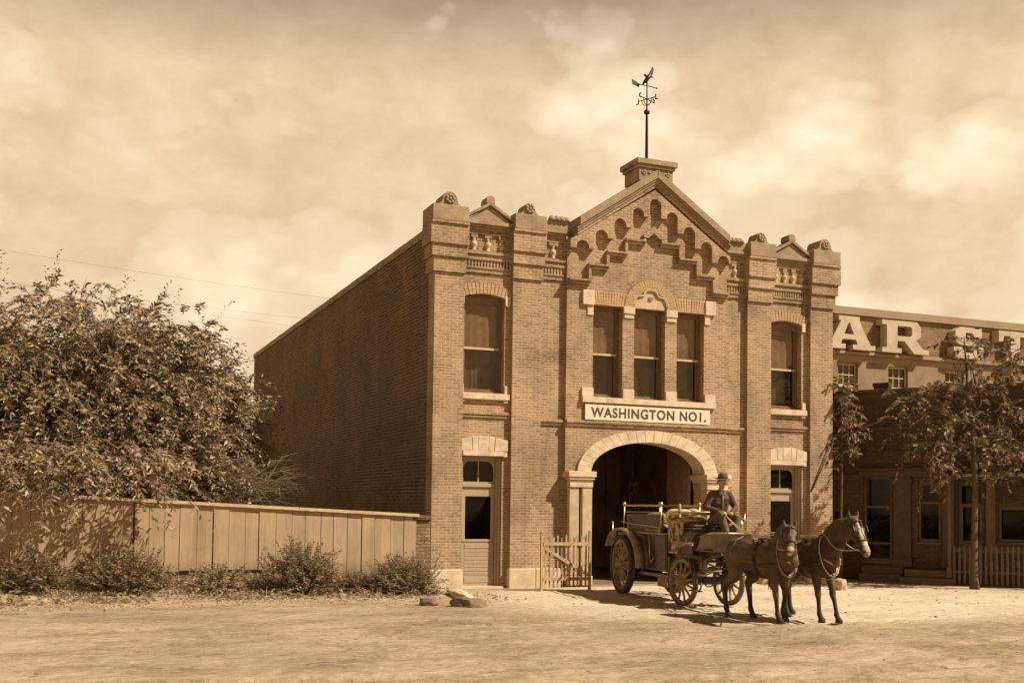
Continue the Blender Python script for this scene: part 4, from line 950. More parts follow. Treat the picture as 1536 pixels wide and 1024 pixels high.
def lobes_pts(lobes, rng, lo=.5, hi=1.03, bias=.6):
    P, D = [], []
    for (cx, cy, cz, rx, ry, rz, n) in lobes:
        d = unit(rng.normal(0, 1, (n, 3))); r = (lo + (hi - lo) * rng.uniform(0, 1, (n, 1)) ** bias)
        lump = 1 + .16 * np.sin(d[:, :1] * 5 + cx) * np.sin(d[:, 1:2] * 4 + cy) + .14 * np.sin(d[:, 2:3] * 6 + cz * 2)
        P.append(np.array([cx, cy, cz]) + d * np.array([rx, ry, rz]) * r * lump); D.append(d)
    return np.concatenate(P), np.concatenate(D)
def limb(m, a, b, ra, rb, wob, rng, n=7):
    a, b = np.array(a, float), np.array(b, float); pts = []
    for i in range(n + 1):
        t = i / n; p = a + (b - a) * t + rng.normal(0, wob, 3) * math.sin(math.pi * t); p[2] += .25 * np.linalg.norm(b - a) * .35 * t * (1 - t); pts.append(p)
    m.tube(pts, [ra + (rb - ra) * i / n for i in range(n + 1)], 7); return pts
# ---- the big tree behind the fence
rng = np.random.default_rng(5)
TR = thing('tree', 'huge spreading tree with drooping feathery leaves behind the plank fence', 'tree', (-8.6, 4.6, 0))
lob = [(-9.4, 4.2, 4.8, 3.6, 2.6, 2.6, 900), (-12.6, 4.6, 4.7, 2.8, 2.6, 2.5, 420), (-7.3, 4.1, 5.3, 2.5, 2.3, 1.95, 640), (-6.0, 3.9, 4.3, 1.65, 2.0, 1.7, 420), (-5.6, 3.6, 2.9, 1.3, 1.5, .9, 260), (-8.2, 3.0, 2.9, 3.0, 1.4, 1.1, 420), (-11, 3.0, 2.9, 2.6, 1.4, 1.1, 260), (-4.8, 4.4, 4.8, 1.0, 1.0, .9, 130), (-4.5, 4.2, 3.9, .8, .9, 1.0, 120)]
P, D = lobes_pts(lob, rng)
P2, D2_ = lobes_pts([(l[0], l[1], l[2], l[3], l[4], l[5], int(l[6] * .85)) for l in lob], rng, .1, .62, .8); P = np.concatenate([P, P2]); D = np.concatenate([D, D2_])
ov = 240; PO_ = np.stack([np.where(rng.uniform(0, 1, ov) < .45, rng.uniform(-12, -8.2, ov), rng.uniform(-10.2, -5.4, ov)), rng.uniform(-1.5, -.1, ov), rng.uniform(2.55, 3.5, ov)], 1); PO_[:, 2] -= np.maximum(0, -.9 - PO_[:, 1]) * .5; ok_ = np.sin(PO_[:, 0] * 2.6) > -.55; PO_ = PO_[ok_]
P = np.concatenate([P, PO_]); D = np.concatenate([D, unit(np.stack([rng.uniform(-.2, .8, len(PO_)), rng.uniform(-1, -.2, len(PO_)), rng.uniform(-.4, .2, len(PO_))], 1))])
keep = (P[:, 2] > 1.5) & ((P[:, 1] > .95) | (P[:, 2] > 2.2)); P, D = P[keep], D[keep]
D2 = unit(D * np.array([1.0, 1.0, .6]) + rng.normal(0, .55, D.shape) + np.array([.1, -.1, 0]))
Ls = rng.uniform(.55, 1.25, len(P))
cl_ = np.sin(P[:, 0] * 2.1 + np.sin(P[:, 2] * 1.7) * 1.5) * np.sin(P[:, 2] * 2.6 + P[:, 0] * .9) + .5 * np.sin(P[:, 1] * 2.3 + P[:, 0] * 3.1)
k_ = (cl_ > -.75) | (rng.uniform(0, 1, len(P)) < .25); P, D, D2, Ls = P[k_], D[k_], D2[k_], Ls[k_]
leafV = [sprays(P, D2, Ls, 30, .155, .050, .48, rng)]
ex = (rng.uniform(0, 1, len(P)) < .10) & (P[:, 2] > 4)                    # loose shoots standing out of the top
D3 = unit(D[ex] + np.array([0, 0, .5]) + rng.normal(0, .3, (ex.sum(), 3))); leafV.append(sprays(P[ex] + D[ex] * .25, D3, .8, 11, .13, .045, .05, rng))
V, F = cat(leafV); rawmesh('crown', V, F, 'leaf_tree', TR)
# twiggy under-branches, mostly bare at the lower right
nb = 240; BP = np.stack([rng.uniform(-7.5, -4.0, nb), rng.uniform(2.2, 3.8, nb), rng.uniform(2.0, 2.9, nb)], 1); BD = unit(np.stack([rng.uniform(.5, 1.2, nb), rng.uniform(-.6, .2, nb), rng.uniform(-.25, .45, nb)], 1))
tv = [twigs(P, D2, Ls, .32, .012), twigs(BP, BD, rng.uniform(.7, 1.5, nb), .1, .017, 4)]
e = BP + BD * .8
for q in range(3): tv.append(twigs(e, unit(BD + rng.normal(0, .5, BD.shape)), rng.uniform(.4, .9, nb), .12, .010, 3))
V, F = cat(tv); rawmesh('twigs', V, F, 'twig', TR)
m = MB(); m.tube([(-8.6, 4.6, -.1), (-8.5, 4.6, .5), (-8.6, 4.5, 1.6), (-8.4, 4.4, 2.4)], [.48, .36, .31, .27], 12)
for b, r in (((-11.5, 4.5, 5.2), .18), ((-6.6, 4.0, 5.3), .17), ((-5.2, 3.8, 3.7), .14), ((-9.4, 4.2, 6.2), .15), ((-12.6, 3.6, 3.2), .13), ((-7.2, 2.6, 3.2), .11), ((-4.4, 3.4, 2.7), .09), ((-9.8, 2.6, 3.3), .1)):
    pp = limb(m, (-8.45, 4.45, 2.2), b, r, .04, .22, rng)
    for q in range(4):
        s_ = pp[3 + q]; limb(m, s_, s_ + rng.normal(0, 1.0, 3) + np.array([0, 0, .3]), r * .42, .012, .1, rng, 5)
m.build('trunk', 'bark', TR)
# ---- street tree in front of the shop
rng = np.random.default_rng(9)
ST = thing('street_tree', 'slender young street tree with an airy crown in front of the shop', 'tree', (14.49, -3.36, 0))
lob = [(14.3, -3.25, 5.0, 1.15, 1.15, 1.05, 46), (13.45, -2.75, 4.8, 1.0, 1.0, .85, 24), (15.3, -3.8, 4.8, 1.1, 1.1, 1.25, 50), (14.4, -3.25, 6.4, .55, .6, .7, 22), (15.3, -3.85, 6.3, .5, .5, .6, 18), (14.6, -3.4, 3.7, 1.1, 1.0, .7, 46), (13.5, -2.9, 3.7, .75, .75, .55, 26), (12.95, -2.45, 5.3, .5, .5, .4, 8), (15.6, -4, 3.6, .95, .9, .7, 38)]
P, D = lobes_pts(lob, rng, .35, 1.05, .8); D2 = unit(D * np.array([1, 1, .5]) + rng.normal(0, .5, D.shape)); Ls = rng.uniform(.35, .75, len(P))
V, F = sprays(P, D2, Ls, 19, .15, .07, .45, rng, .8, .45); rawmesh('crown', V, F, 'leaf_street', ST)
V, F = twigs(P - D2 * .3, D2, Ls + .3, .3, .012); rawmesh('twigs', V, F, 'twig_dark', ST)
m = MB(); m.tube([(14.49, -3.36, -.1), (14.48, -3.36, .3), (14.5, -3.35, 1.6), (14.52, -3.37, 2.9), (14.46, -3.33, 4.2), (14.36, -3.25, 5.6), (14.3, -3.2, 6.9)], [.15, .10, .085, .08, .06, .04, .015], 9)
for (cx, cy, cz, *_), z0 in zip(lob, (4.2, 3.3, 3.4, 5.2, 4.8, 3.0, 2.9, 4.2, 3.0)): limb(m, (14.49, -3.34, z0), (cx, cy, cz), .035, .012, .08, rng, 6)
m.build('trunk', 'bark_dark', ST)
# ---- small tree in the gap between firehouse and shop
rng = np.random.default_rng(13)
VT = thing('alley_tree', 'small leafy tree squeezed into the gap between firehouse and shop', 'tree', (12.72, .02, 0))
lob = [(12.72, .05, 5.7, .2, .25, .4, 20), (12.85, .1, 5.0, .32, .3, .45, 34), (12.95, .0, 4.45, .34, .3, .35, 24), (12.72, -.05, 4.0, .18, .2, .3, 12)]
P, D = lobes_pts(lob, rng, .3, 1.0, .8); D2 = unit(D + rng.normal(0, .5, D.shape) + np.array([.2, -.1, 0]))
V, F = sprays(P, D2, .38, 14, .15, .07, .4, rng); rawmesh('crown', V, F, 'leaf_bush', VT)
m = MB().tube([(12.72, .02, -.1), (12.70, .0, 1.5), (12.76, .03, 3.2), (12.78, .05, 4.6), (12.75, .05, 5.7)], [.05, .04, .035, .025, .012], 8)
limb(m, (12.76, .03, 4.2), (13.95, -.3, 4.75), .02, .006, .04, rng, 5); m.build('trunk', 'twig_dark', VT)
# ---- bushes along the fence foot
def gz(x, y): return float(ground_z(np.array([x]), np.array([y]))[0])
def bush(x, y, rx, h, n, k, leaf, label, seed, mat='leaf_bush', spread=1.0, droop=.12):
    rng = np.random.default_rng(seed); z0 = gz(x, y) - .02
    T = thing('bush', label, 'bush', (x, y, z0), 0, 'bushes along the plank fence')
    a = rng.uniform(0, 6.283, n); el = np.arccos(rng.uniform(.05, 1, n)) * spread
    D = np.stack([np.cos(a) * np.sin(el) * rx, np.sin(a) * np.sin(el) * rx * .7, np.cos(el) * h], 1); l = np.linalg.norm(D, axis=1); D = D / l[:, None]
    P = np.array([x, y, z0]) + np.stack([rng.normal(0, rx * .22, n), rng.normal(0, rx * .15, n), np.zeros(n)], 1)
    l = l * rng.uniform(.55, 1.12, n)
    V, F = sprays(P + D * (l * .3)[:, None], D, l * .7, k, leaf, leaf * .32, droop, rng, .75, .3); rawmesh('foliage', V, F, mat, T)
    V, F = twigs(P, D, l, droop * .7, .007, 3); rawmesh('stems', V, F, 'twig', T)
bush(-7.35, -.95, .98, 1.15, 520, 30, .085, 'big loose bush at the fence foot, under the dappled shade', 1)
bush(-5.35, -1.0, .72, .8, 170, 24, .09, 'thin wispy bush of bare stalks at the fence foot, right of the dappled shade', 2, 'grass_dry', 1, .2)
bush(-3.55, -1.15, .92, 1.32, 560, 30, .085, 'tall spiky bush with upright shoots in front of the bare planks', 3)
bush(-2.2, -1.15, .6, .55, 200, 24, .075, 'smallest low bush, between the spiky bush and the round bush', 4)
bush(-1.15, -1.35, .9, 1.02, 640, 30, .072, 'dense round bush at the right end of the plank fence', 5)
bush(-9.2, -.85, .95, 1.0, 300, 24, .09, 'ragged dark bush at the left edge, in front of the shaded planks', 6)
# ---- dry weeds and litter on the verge
rng = np.random.default_rng(21)
n = 5200; X = rng.uniform(-16, -.3, n); Y = rng.uniform(-2.3, -.12, n); Y = np.where(rng.uniform(0, 1, n) < .4, rng.normal(-.45, .22, n), Y)
clump = .5 + .5 * np.sin(X * 2.3 + np.sin(Y * 3) * 2); k_ = (rng.uniform(0, 1, n) < .25 + .75 * clump) & (Y < -.1); X, Y = X[k_], Y[k_]; Zg = ground_z(X, Y)
P = np.stack([X, Y, Zg - .01], 1); D = unit(np.stack([rng.normal(0, .6, len(X)), rng.normal(0, .5, len(X)), rng.uniform(.3, 1.1, len(X))], 1))
V, F = sprays(P, D, rng.uniform(.12, .5, len(X)) * (.5 + .6 * (Y > -1.0)), 7, .13, .022, .3, rng, .5, .3)
prop(rawmesh('weeds', V, F, 'grass_dry'), 'dry straggling weeds and grass on the verge below the plank fence', 'weeds', None, 'stuff')
n = 2600; X = np.where(rng.uniform(0, 1, n) < .86, rng.uniform(-16, 1, n), rng.uniform(-14, 17, n)); Y = np.where(X < 1, rng.normal(-2.4, .7, n), rng.uniform(-14, -1, n)); k_ = Y < -.4; X, Y = X[k_], Y[k_]
n = len(X); Zg = ground_z(X, Y) + .004; s = rng.uniform(.010, .036, n) * np.where(rng.uniform(0, 1, n) < .08, 1.7, 1); a = rng.uniform(0, 6.28, n)
B = np.stack([X, Y, Zg], 1); c, s_ = np.cos(a), np.sin(a); off = lambda u, v, h: B + np.stack([(u * c - v * s_) * s, (u * s_ + v * c) * s, h * s], 1)
V = np.stack([off(-1, -.6, -.3), off(1, -.7, -.3), off(.8, .7, -.3), off(-.9, .8, -.3), off(-.5, -.3, .5), off(.5, -.35, .6), off(.4, .3, .45), off(-.4, .4, .55)], 1).reshape(-1, 3)
o8 = (np.arange(n) * 8)[:, None, None]; q = np.array([[4, 5, 6, 7], [0, 1, 5, 4], [1, 2, 6, 5], [2, 3, 7, 6], [3, 0, 4, 7]])[None]
prop(rawmesh('pebbles', V, (o8 + q).reshape(-1, 4), 'litter'), 'pebbles, twigs and clods scattered along the road edge', 'pebbles', None, 'stuff')
# ================================================================== FIRE WAGON
HEAD = math.atan2(-.991, -.136)
WO = Vector((4.22, -6.05, 0))
WM = Matrix.Translation(WO) @ Matrix.Rotation(HEAD, 4, 'Z')          # wagon frame: x forwards, y to the driver's left
WG = thing('fire_wagon', 'black horse-drawn fire wagon with big rear wheels, mudguards, drums and a driver seat', 'wagon', WO, HEAD, local=True)
def ring(c, ax, up, ra, rb, r, m=None, n=20, seg=6, a0=0, a1=360):
    c, ax, up = Vector(c), Vector(ax).normalized(), Vector(up); u = (up - ax * up.dot(ax)).normalized(); v = ax.cross(u); m = m or MB()
    m.tube([c + v * ra * math.cos(R(a0 + (a1 - a0) * i / n)) + u * rb * math.sin(R(a0 + (a1 - a0) * i / n)) for i in range(n + 1)], r, seg); return m
def wheel(x, y, z, Rr, wd, ns, rubber, steer=0, sgn=1):
    """sgn: +1 when the hub cap looks towards +y"""
    M_ = Matrix.Translation((x, y, z)) @ Matrix.Rotation(steer, 4, 'Z')
    def rimprof(m, r0, r1, w_): m.lathe([(r0, -w_), (r1, -w_ * .8), (r1 + .001, w_ * .8), (r0, w_), (r0, -w_)], (0, 0, 0), 48, 'y'); m.f = m.f[:-2]; m.sm = m.sm[:-2]
    t = .085 if rubber else .03
    m = MB(); rimprof(m, Rr - t - .075, Rr - t + .002, wd * .42); o = m.xf(M_).build('wheel', 'wheel_wood', WG)
    m = MB(); rimprof(m, Rr - t, Rr, wd * .5); m.xf(M_).build('tyre', 'rubber' if rubber else 'iron_worn', o)
    hub = Rr * .16
    m = MB().lathe([(hub * .55, -.15), (hub * .8, -.13), (hub, -.06), (hub, .06), (hub * .75, .13), (hub * .5, .17), (hub * .3, .19), (0, .19)], (0, 0, 0), 16, 'y')
    if sgn < 0: m.v = [(a, -b, c) for a, b, c in m.v]
    m.xf(M_).build('hub', 'wheel_wood', o)
    for k in range(ns):
        a = 2 * math.pi * (k + .35) / ns; d = Vector((math.cos(a), 0, math.sin(a))); s_ = Vector((0, sgn * .03, 0))
        MB().tube([d * hub * .8 + s_, d * (hub + .06) + s_ * .8, d * (Rr * .62), d * (Rr - t - .07)], [.030, .034, .024, .026], 7).xf(M_).build('spoke', 'wheel_wood', o)
    return o
RX = -3.34; FY = .52; RY = .66; ST_ = R(12)
wheel(RX, -RY, .71, .71, .16, 12, True, 0, -1); wheel(RX, RY, .71, .71, .16, 12, True, 0, 1)
wheel(-.03, -FY, .52, .52, .08, 12, False, ST_, -1); wheel(.03, FY, .52, .52, .08, 12, False, ST_, 1)
MB().tube([(RX, -.62, .71), (RX, .62, .71)], .05).build('rear_axle', 'iron_dark', WG)
MB().tube([(0, -.54, .52), (0, .54, .52)], .042).box(-.05, .05, -.40, .40, .54, .62).build('front_axle', 'iron_dark', WG)
def spring(x, y, half, z, h):
    m = MB()
    for q in range(4):
        k = 1 - q * .2
        m.strap([(x + half * k * t, y, z + h * (1 - t * t) + q * .014) for t in [i / 6 - 1 for i in range(13)]], .05, .012, (0, 0, 1))
        m.strap([(x + half * k * t, y, z - h * (1 - t * t) - q * .014) for t in [i / 6 - 1 for i in range(13)]], .05, .012, (0, 0, 1))
    m.lathe([(.025, -.03), (.025, .03)], (x - half, y, z), 8, 'y'); m.lathe([(.025, -.03), (.025, .03)], (x + half, y, z), 8, 'y'); m.build('spring', 'iron_worn', WG)
for y in (-.36, .36): spring(0, y, .46, .76, .10); spring(RX, y, .5, .87, .10)
for y in (-.34, .34):
    MB().box(-4.2, .62, y - .035, y + .035, .98, 1.08).tube([(.58, y, 1.02), (.9, y, 1.04), (1.15, y * .8, 1.12), (1.3, y * .7, 1.14)], .035).build('chassis_rail', 'coach_black', WG)
ring((0, 0, .955), (0, 0, 1), (1, 0, 0), .34, .34, .022, n=28).build('turntable', 'iron_worn', WG)
MB().box(-3.2, -.1, -.05, .05, .66, .75).build('perch', 'coach_black', WG, .01)
MB().box(-2.5, -.45, -.55, -.28, .54, .58).box(-2.5, -2.46, -.5, -.46, .58, 1.0).box(-.9, -.86, -.5, -.46, .58, 1.0).box(-2.5, -.45, -.553, -.549, .53, .60).build('running_board', 'coach_brown', WG, .004)
MB().box(-4.2, -2.4, -.46, .46, 1.05, 1.46).box(-4.22, -2.38, -.48, .48, 1.42, 1.47).build('rear_body', 'coach_black', WG, .015)
# mudguards
fp = [(-4.30, 1.12), (-4.22, 1.27), (-4.05, 1.41), (-3.8, 1.51), (-3.5, 1.565), (-3.2, 1.565), (-2.9, 1.52), (-2.62, 1.42), (-2.38, 1.26), (-2.22, 1.06), (-2.14, .84), (-2.12, .68)]
for sg in (-1, 1):
    m = MB(); n = len(fp)
    pts = catmull([(p[0], 0, p[1]) for p in fp], 4)
    m.strap([(p[0], sg * .66, p[2]) for p in pts], .30, .016, (0, 1, 0)) if False else None
    v = []
    for i, p in enumerate(pts):
        a = pts[max(0, i - 1)]; b = pts[min(len(pts) - 1, i + 1)]; t = Vector((b[0] - a[0], 0, b[2] - a[2])).normalized(); nn = Vector((-t.z, 0, t.x))
        c = Vector((p[0], 0, p[2]))
        for yy, off in ((.56, 0), (.56, .016), (.67, .03), (.765, .018), (.79, -.03), (.775, -.03), (.755, .0), (.67, .014)):
            q = c + nn * off; v.append((q.x, sg * yy, q.z))
    k = 8; m.add(v, [(i * k + j, i * k + (j + 1) % k, (i + 1) * k + (j + 1) % k, (i + 1) * k + j) for i in range(len(pts) - 1) for j in range(k)], True)
    m.tube([(-4.0, sg * .5, 1.1), (-4.15, sg * .55, 1.28)], .014, 6).tube([(-2.3, sg * .4, 1.0), (-2.3, sg * .6, 1.1)], .014, 6)
    m.build('mudguard', 'mudguard_paint', WG)
# hose bed with its brass rails
MB().box(-3.78, -1.42, -.42, .42, 1.473, 1.56).box(-3.74, -1.46, -.40, -.37, 1.563, 1.93).box(-3.74, -1.46, .37, .40, 1.563, 1.93).box(-3.76, -3.72, -.40, .40, 1.563, 1.93).build('hose_bed', 'coach_black', WG, .008)
m = MB()
for i in range(7): m.tube([(-3.6, -.28 + i * .09, 1.66 + .07 * (i % 2)), (-2.6, -.27 + i * .09, 1.70 + .07 * (i % 2)), (-1.55, -.28 + i * .09, 1.66 + .05 * (i % 3))], .055, 8)
m.build('hose', 'leather_light', WG)
for y in (-.47, .47):
    m = MB()
    for x in (-3.76, -1.38): m.tube([(x, y, 1.47), (x, y, 2.14)], .020).lathe([(.02, 2.12), (.042, 2.15), (.045, 2.18), (.03, 2.215), (0, 2.225)], (x, y, 0), 12)
    m.tube([(-3.76, y, 2.135), (-1.38, y, 2.135)], .024); m.tube([(-3.95, y, 1.74), (-3.2, y, 1.69), (-2.2, y, 1.66), (-1.38, y, 1.64)], .016); m.tube([(-3.76, y, 1.98), (-1.38, y, 1.985)], .010)
    m.build('rail', 'brass', WG)
MB().tube([(-4.22, -.60, 1.15), (-4.23, -.60, 1.70)], .018).tube([(-4.23, -.60, 1.24), (-4.3, -.52, 1.2), (-4.2, -.45, 1.2)], .012).lathe([(.018, 1.70), (.03, 1.72), (0, 1.75)], (-4.23, -.60, 0), 8).build('grab_rod', 'brass', WG)
MB().box(-2.36, -.98, -.50, -.30, .66, 1.475).box(-2.30, -1.72, -.512, -.50, .72, 1.08).box(-1.66, -1.04, -.512, -.50, .72, 1.08).box(-2.30, -1.72, -.512, -.50, 1.13, 1.44).box(-1.66, -1.04, -.512, -.50, 1.13, 1.44).build('side_locker', 'coach_black', WG, .006)
MB().box(-2.38, -.98, .30, .50, .66, 1.475).build('side_locker', 'coach_black', WG, .006)
MB().box(-2.75, -1.0, -.56, -.30, 1.482, 1.515).build('locker_top', 'tin', WG, .006)
MB().tube([(-1.98, -.53, 1.45), (-1.78, -.58, 1.2), (-1.84, -.56, .98), (-1.72, -.57, .82), (-1.62, -.54, .95)], .016).build('chain', 'tin', WG)
# drums, bundle and horn amidships
MB().lathe([(.25, 1.08), (.27, 1.12), (.27, 1.32), (.285, 1.33), (.285, 1.37), (.27, 1.38), (.27, 1.76), (.285, 1.77), (.285, 1.81), (.25, 1.83), (.10, 1.90), (0, 1.90)], (-1.02, -.16, 0), 24).build('drum', 'tin', WG)
MB().lathe([(.28, 1.08), (.31, 1.12), (.31, 1.44), (.325, 1.45), (.325, 1.49), (.31, 1.50), (.31, 1.78), (.35, 1.80), (.35, 1.845), (.30, 1.86), (.27, 1.90), (0, 1.92)], (-.48, -.10, 0), 24).build('drum', 'tin', WG)
MB().tube([(-.72, -.38, 1.62), (-.72, -.36, 1.9)], .012).tube([(-.6, -.40, 1.3), (-.35, -.44, 1.24), (-.12, -.42, 1.3), (-.05, -.40, 1.5)], .02).lathe([(.05, -.47), (.07, -.46), (.07, -.43), (.04, -.42)], (-.5, 0, 1.66), 12, 'y').lathe([(.035, -.47), (.05, -.46), (.05, -.43), (.03, -.42)], (-.28, 0, 1.55), 12, 'y').build('pipework', 'brass', WG)
blob('canvas_bundle', [[(-1.42, -.30, 1.93, .06, .05), (-1.2, -.26, 1.98, .15, .085), (-.95, -.22, 1.97, .17, .09), (-.66, -.2, 1.99, .15, .075), (-.5, -.16, 1.97, .08, .05)], [(-1.3, .1, 1.93, .08), (-1.0, .12, 1.98, .14, .1), (-.7, .1, 1.96, .1)], [(-1.1, -.40, 1.95, .05), (-1.05, -.44, 1.86, .05, .03), (-1.04, -.45, 1.74, .04, .02)]], 'canvas', WG, .018, 3)
MB().tube(catmull([(-.72, -.30, 2.02), (-.66, -.34, 2.14), (-.58, -.36, 2.15), (-.52, -.38, 2.04), (-.44, -.42, 1.90), (-.30, -.44, 1.78), (-.18, -.42, 1.75)], 5), [.03] * 31, 8).build('speaking_horn', 'leather_light', WG)
ring((-.2, .0, 1.97), (0, 0, 1), (1, 0, 0), .17, .2, .035, n=20).build('coiled_rope', 'leather_light', WG)
# loose gear: bucket slung below, axes, coils and a lantern on the near side
MB().lathe([(.10, .34), (.115, .35), (.135, .60), (.14, .605), (.13, .61), (.12, .59), (0, .59)], (-.78, -.42, 0), 18).tube([(-.78 + .13 * math.cos(t), -.42, .60 + .14 * math.sin(t)) for t in [math.pi * q / 10 for q in range(11)]], .007, 5).build('bucket', 'tin', WG)
MB().box(-1.75, -1.2, -.40, -.05, .30, .56).box(-1.78, -1.17, -.43, -.02, .563, .60).build('tool_box', 'leather_light', WG, .01)
MB().tube([(-2.2, -.53, 1.55), (-1.3, -.53, 1.60)], .016, 7).prism([(-1.40, 1.52), (-1.26, 1.50), (-1.24, 1.70), (-1.38, 1.66)], -.545, -.515).tube([(-2.3, -.50, 1.60), (-1.35, -.50, 1.54)], .016, 7).build('axe', 'wheel_wood', WG)
ring((-.62, -.44, 1.52), (0, 1, .1), (0, 0, 1), .13, .15, .022); mm_ = MB()
for q in range(4): ring((-.80 + .02 * q, -.46 - .012 * q, 1.50), (.1, 1, .1), (0, 0, 1), .12 - .008 * q, .16 - .01 * q, .014, mm_)
mm_.build('rope_coil', 'leather_pale', WG)
MB().lathe([(.05, 1.56), (.065, 1.57), (.065, 1.60), (.045, 1.62), (.045, 1.74), (.06, 1.76), (.02, 1.82), (0, 1.83)], (-.16, -.48, 0), 12).tube([(-.16 + .06 * math.cos(t), -.48, 1.80 + .09 * math.sin(t)) for t in [math.pi * q / 8 for q in range(9)]], .006, 5).build('lantern', 'tin', WG)
MB().box(-.95, -.45, -.47, -.43, 1.09, 1.13).tube([(-.95, -.45, 1.1), (-.98, -.45, 1.75), (-.9, -.42, 1.88)], .014, 6).tube([(-.45, -.45, 1.1), (-.42, -.45, 1.6), (-.3, -.40, 1.7)], .014, 6).tube([(-.98, -.45, 1.45), (-.44, -.46, 1.42)], .011, 6).build('gear_rack', 'brass', WG)
blob('canvas_bundle', [[(-3.2, -.2, 1.80, .1), (-2.6, -.1, 1.86, .16, .12), (-2.0, -.15, 1.84, .12)], [(-2.9, .15, 1.80, .12), (-2.2, .2, 1.85, .14, .1)]], 'leather_light', WG, .02, 3)
MB().tube(catmull([(.1, -.46, .98), (.3, -.52, .80), (.05, -.56, .70), (-.2, -.53, .86), (-.35, -.5, .98)], 5), .012, 6).tube(catmull([(.62, -.36, 1.0), (.8, -.42, .8), (1.0, -.4, .74), (1.25, -.34, .86)], 5), .014, 6).tube(catmull([(.62, .36, 1.0), (.85, .3, .72), (1.1, .36, .70), (1.3, .34, .86)], 5), .014, 6).tube(catmull([(.25, -.2, .62), (.7, -.28, .46), (1.1, -.2, .6), (1.3, -.1, .8)], 5), .014, 6).build('brake_linkage', 'iron_worn', WG)
# seat
MB().box(-.42, .22, -.42, .66, 1.09, 1.62).box(-.46, .26, -.45, .69, 1.623, 1.67).build('seat_box', 'coach_black', WG, .012)
MB().box(-.40, .24, -.40, .64, 1.673, 1.74).build('cushion', 'leather', WG, .03, seg=3)
MB().tube([(-.42, -.40, 1.74), (-.46, -.40, 2.0), (-.46, .64, 2.0), (-.42, .64, 1.74)], .018).tube([(-.46, .64, 2.0), (.1, .68, 1.98), (.42, .70, 1.98), (.42, .70, 1.60)], .018).build('seat_rail', 'brass', WG)
# footboard and dash
MB().box(.24, .98, -.36, .48, 1.185, 1.22).build('footboard', 'coach_brown', WG)
d = MB(); d.add([(.95, -.27, 1.19), (.95, .40, 1.19), (1.10, .50, 1.56), (1.10, -.38, 1.56), (.98, -.27, 1.18), (.98, .40, 1.18), (1.13, .50, 1.55), (1.13, -.38, 1.55)], [(0, 1, 2, 3), (7, 6, 5, 4), (0, 4, 5, 1), (1, 5, 6, 2), (2, 6, 7, 3), (3, 7, 4, 0)])
d.add([(.30, -.36, 1.19), (.95, -.275, 1.19), (1.10, -.385, 1.56), (.62, -.40, 1.48), (.30, -.34, 1.19), (.95, -.255, 1.19), (1.10, -.365, 1.56), (.62, -.38, 1.48)], [(0, 1, 2, 3), (7, 6, 5, 4), (0, 4, 5, 1), (1, 5, 6, 2), (2, 6, 7, 3), (3, 7, 4, 0)])
D_ = d.build('dash', 'coach_brown', WG)
MB().tube([(.60, -.40, 1.49), (1.0, -.40, 1.56), (1.115, -.39, 1.575), (1.12, .51, 1.575), (1.0, .52, 1.56)], .024).build('dash_rim', 'tin', D_)
for y in (-.22, .3): MB().tube([(.3, y, 1.05), (.6, y, 1.12), (.96, y, 1.2)], .025).tube([(.0, y, .92), (.45, y, 1.0), (.75, y, 1.1), (.9, y, 1.18)], .018).build('dash_bracket', 'iron_worn', WG)
MB().tube([(.15, -.42, 1.0), (.35, -.50, .85), (.52, -.52, .6), (.56, -.52, .40)], .02).tube([(.35, -.46, .95), (.66, -.5, .62), (.70, -.52, .40)], .016).box(.46, .82, -.60, -.44, .355, .385).tube([(.8, -.52, .38), (.9, -.52, .44), (.92, -.52, .56)], .018).build('step', 'iron_worn', WG)
MB().tube([(-.45, -.56, 1.12), (-.2, -.52, 1.30), (.1, -.5, 1.32), (.32, -.45, 1.30)], .02).box(-.36, .30, -.54, -.42, 1.335, 1.36).build('hand_rail', 'tin', WG)
for (a, b_, c, e) in (((.1, -.42, 1.02), (.45, -.5, 1.08), (.9, -.44, .98), (1.35, -.3, .86)), ((.1, .42, 1.02), (.45, .5, 1.08), (.9, .44, .98), (1.35, .3, .86))):
    MB().tube(catmull([a, b_, c, e], 5), .02, 7).build('futchell', 'iron_worn', WG)
# pole, splinter bar and singletrees
MB().tube([(.2, 0, .80), (1.3, 0, .82), (2.4, 0, .90), (3.75, 0, 1.0)], [.05, .048, .04, .028]).build('pole', 'wheel_wood', WG)
MB().tube([(1.42, -.62, .84), (1.36, 0, .84), (1.42, .62, .84)], [.025, .035, .025]).tube([(.3, -.3, .8), (1.38, -.5, .83)], .018, 6).tube([(.3, .3, .8), (1.38, .5, .83)], .018, 6).build('splinter_bar', 'wheel_wood', WG)
for y in (-.46, .46): MB().tube([(1.62, y - .34, .82), (1.58, y, .83), (1.62, y + .34, .82)], [.018, .028, .018]).tube([(1.42, y, .84), (1.58, y, .83)], .014, 6).build('singletree', 'wheel_wood', WG)
MB().lathe([(.075, 1.50), (.09, 1.52), (.09, 1.72), (.10, 1.73), (.06, 1.80), (.03, 1.84), (0, 1.85)], (.15, .74, 0), 12).build('lamp', 'brass', WG)

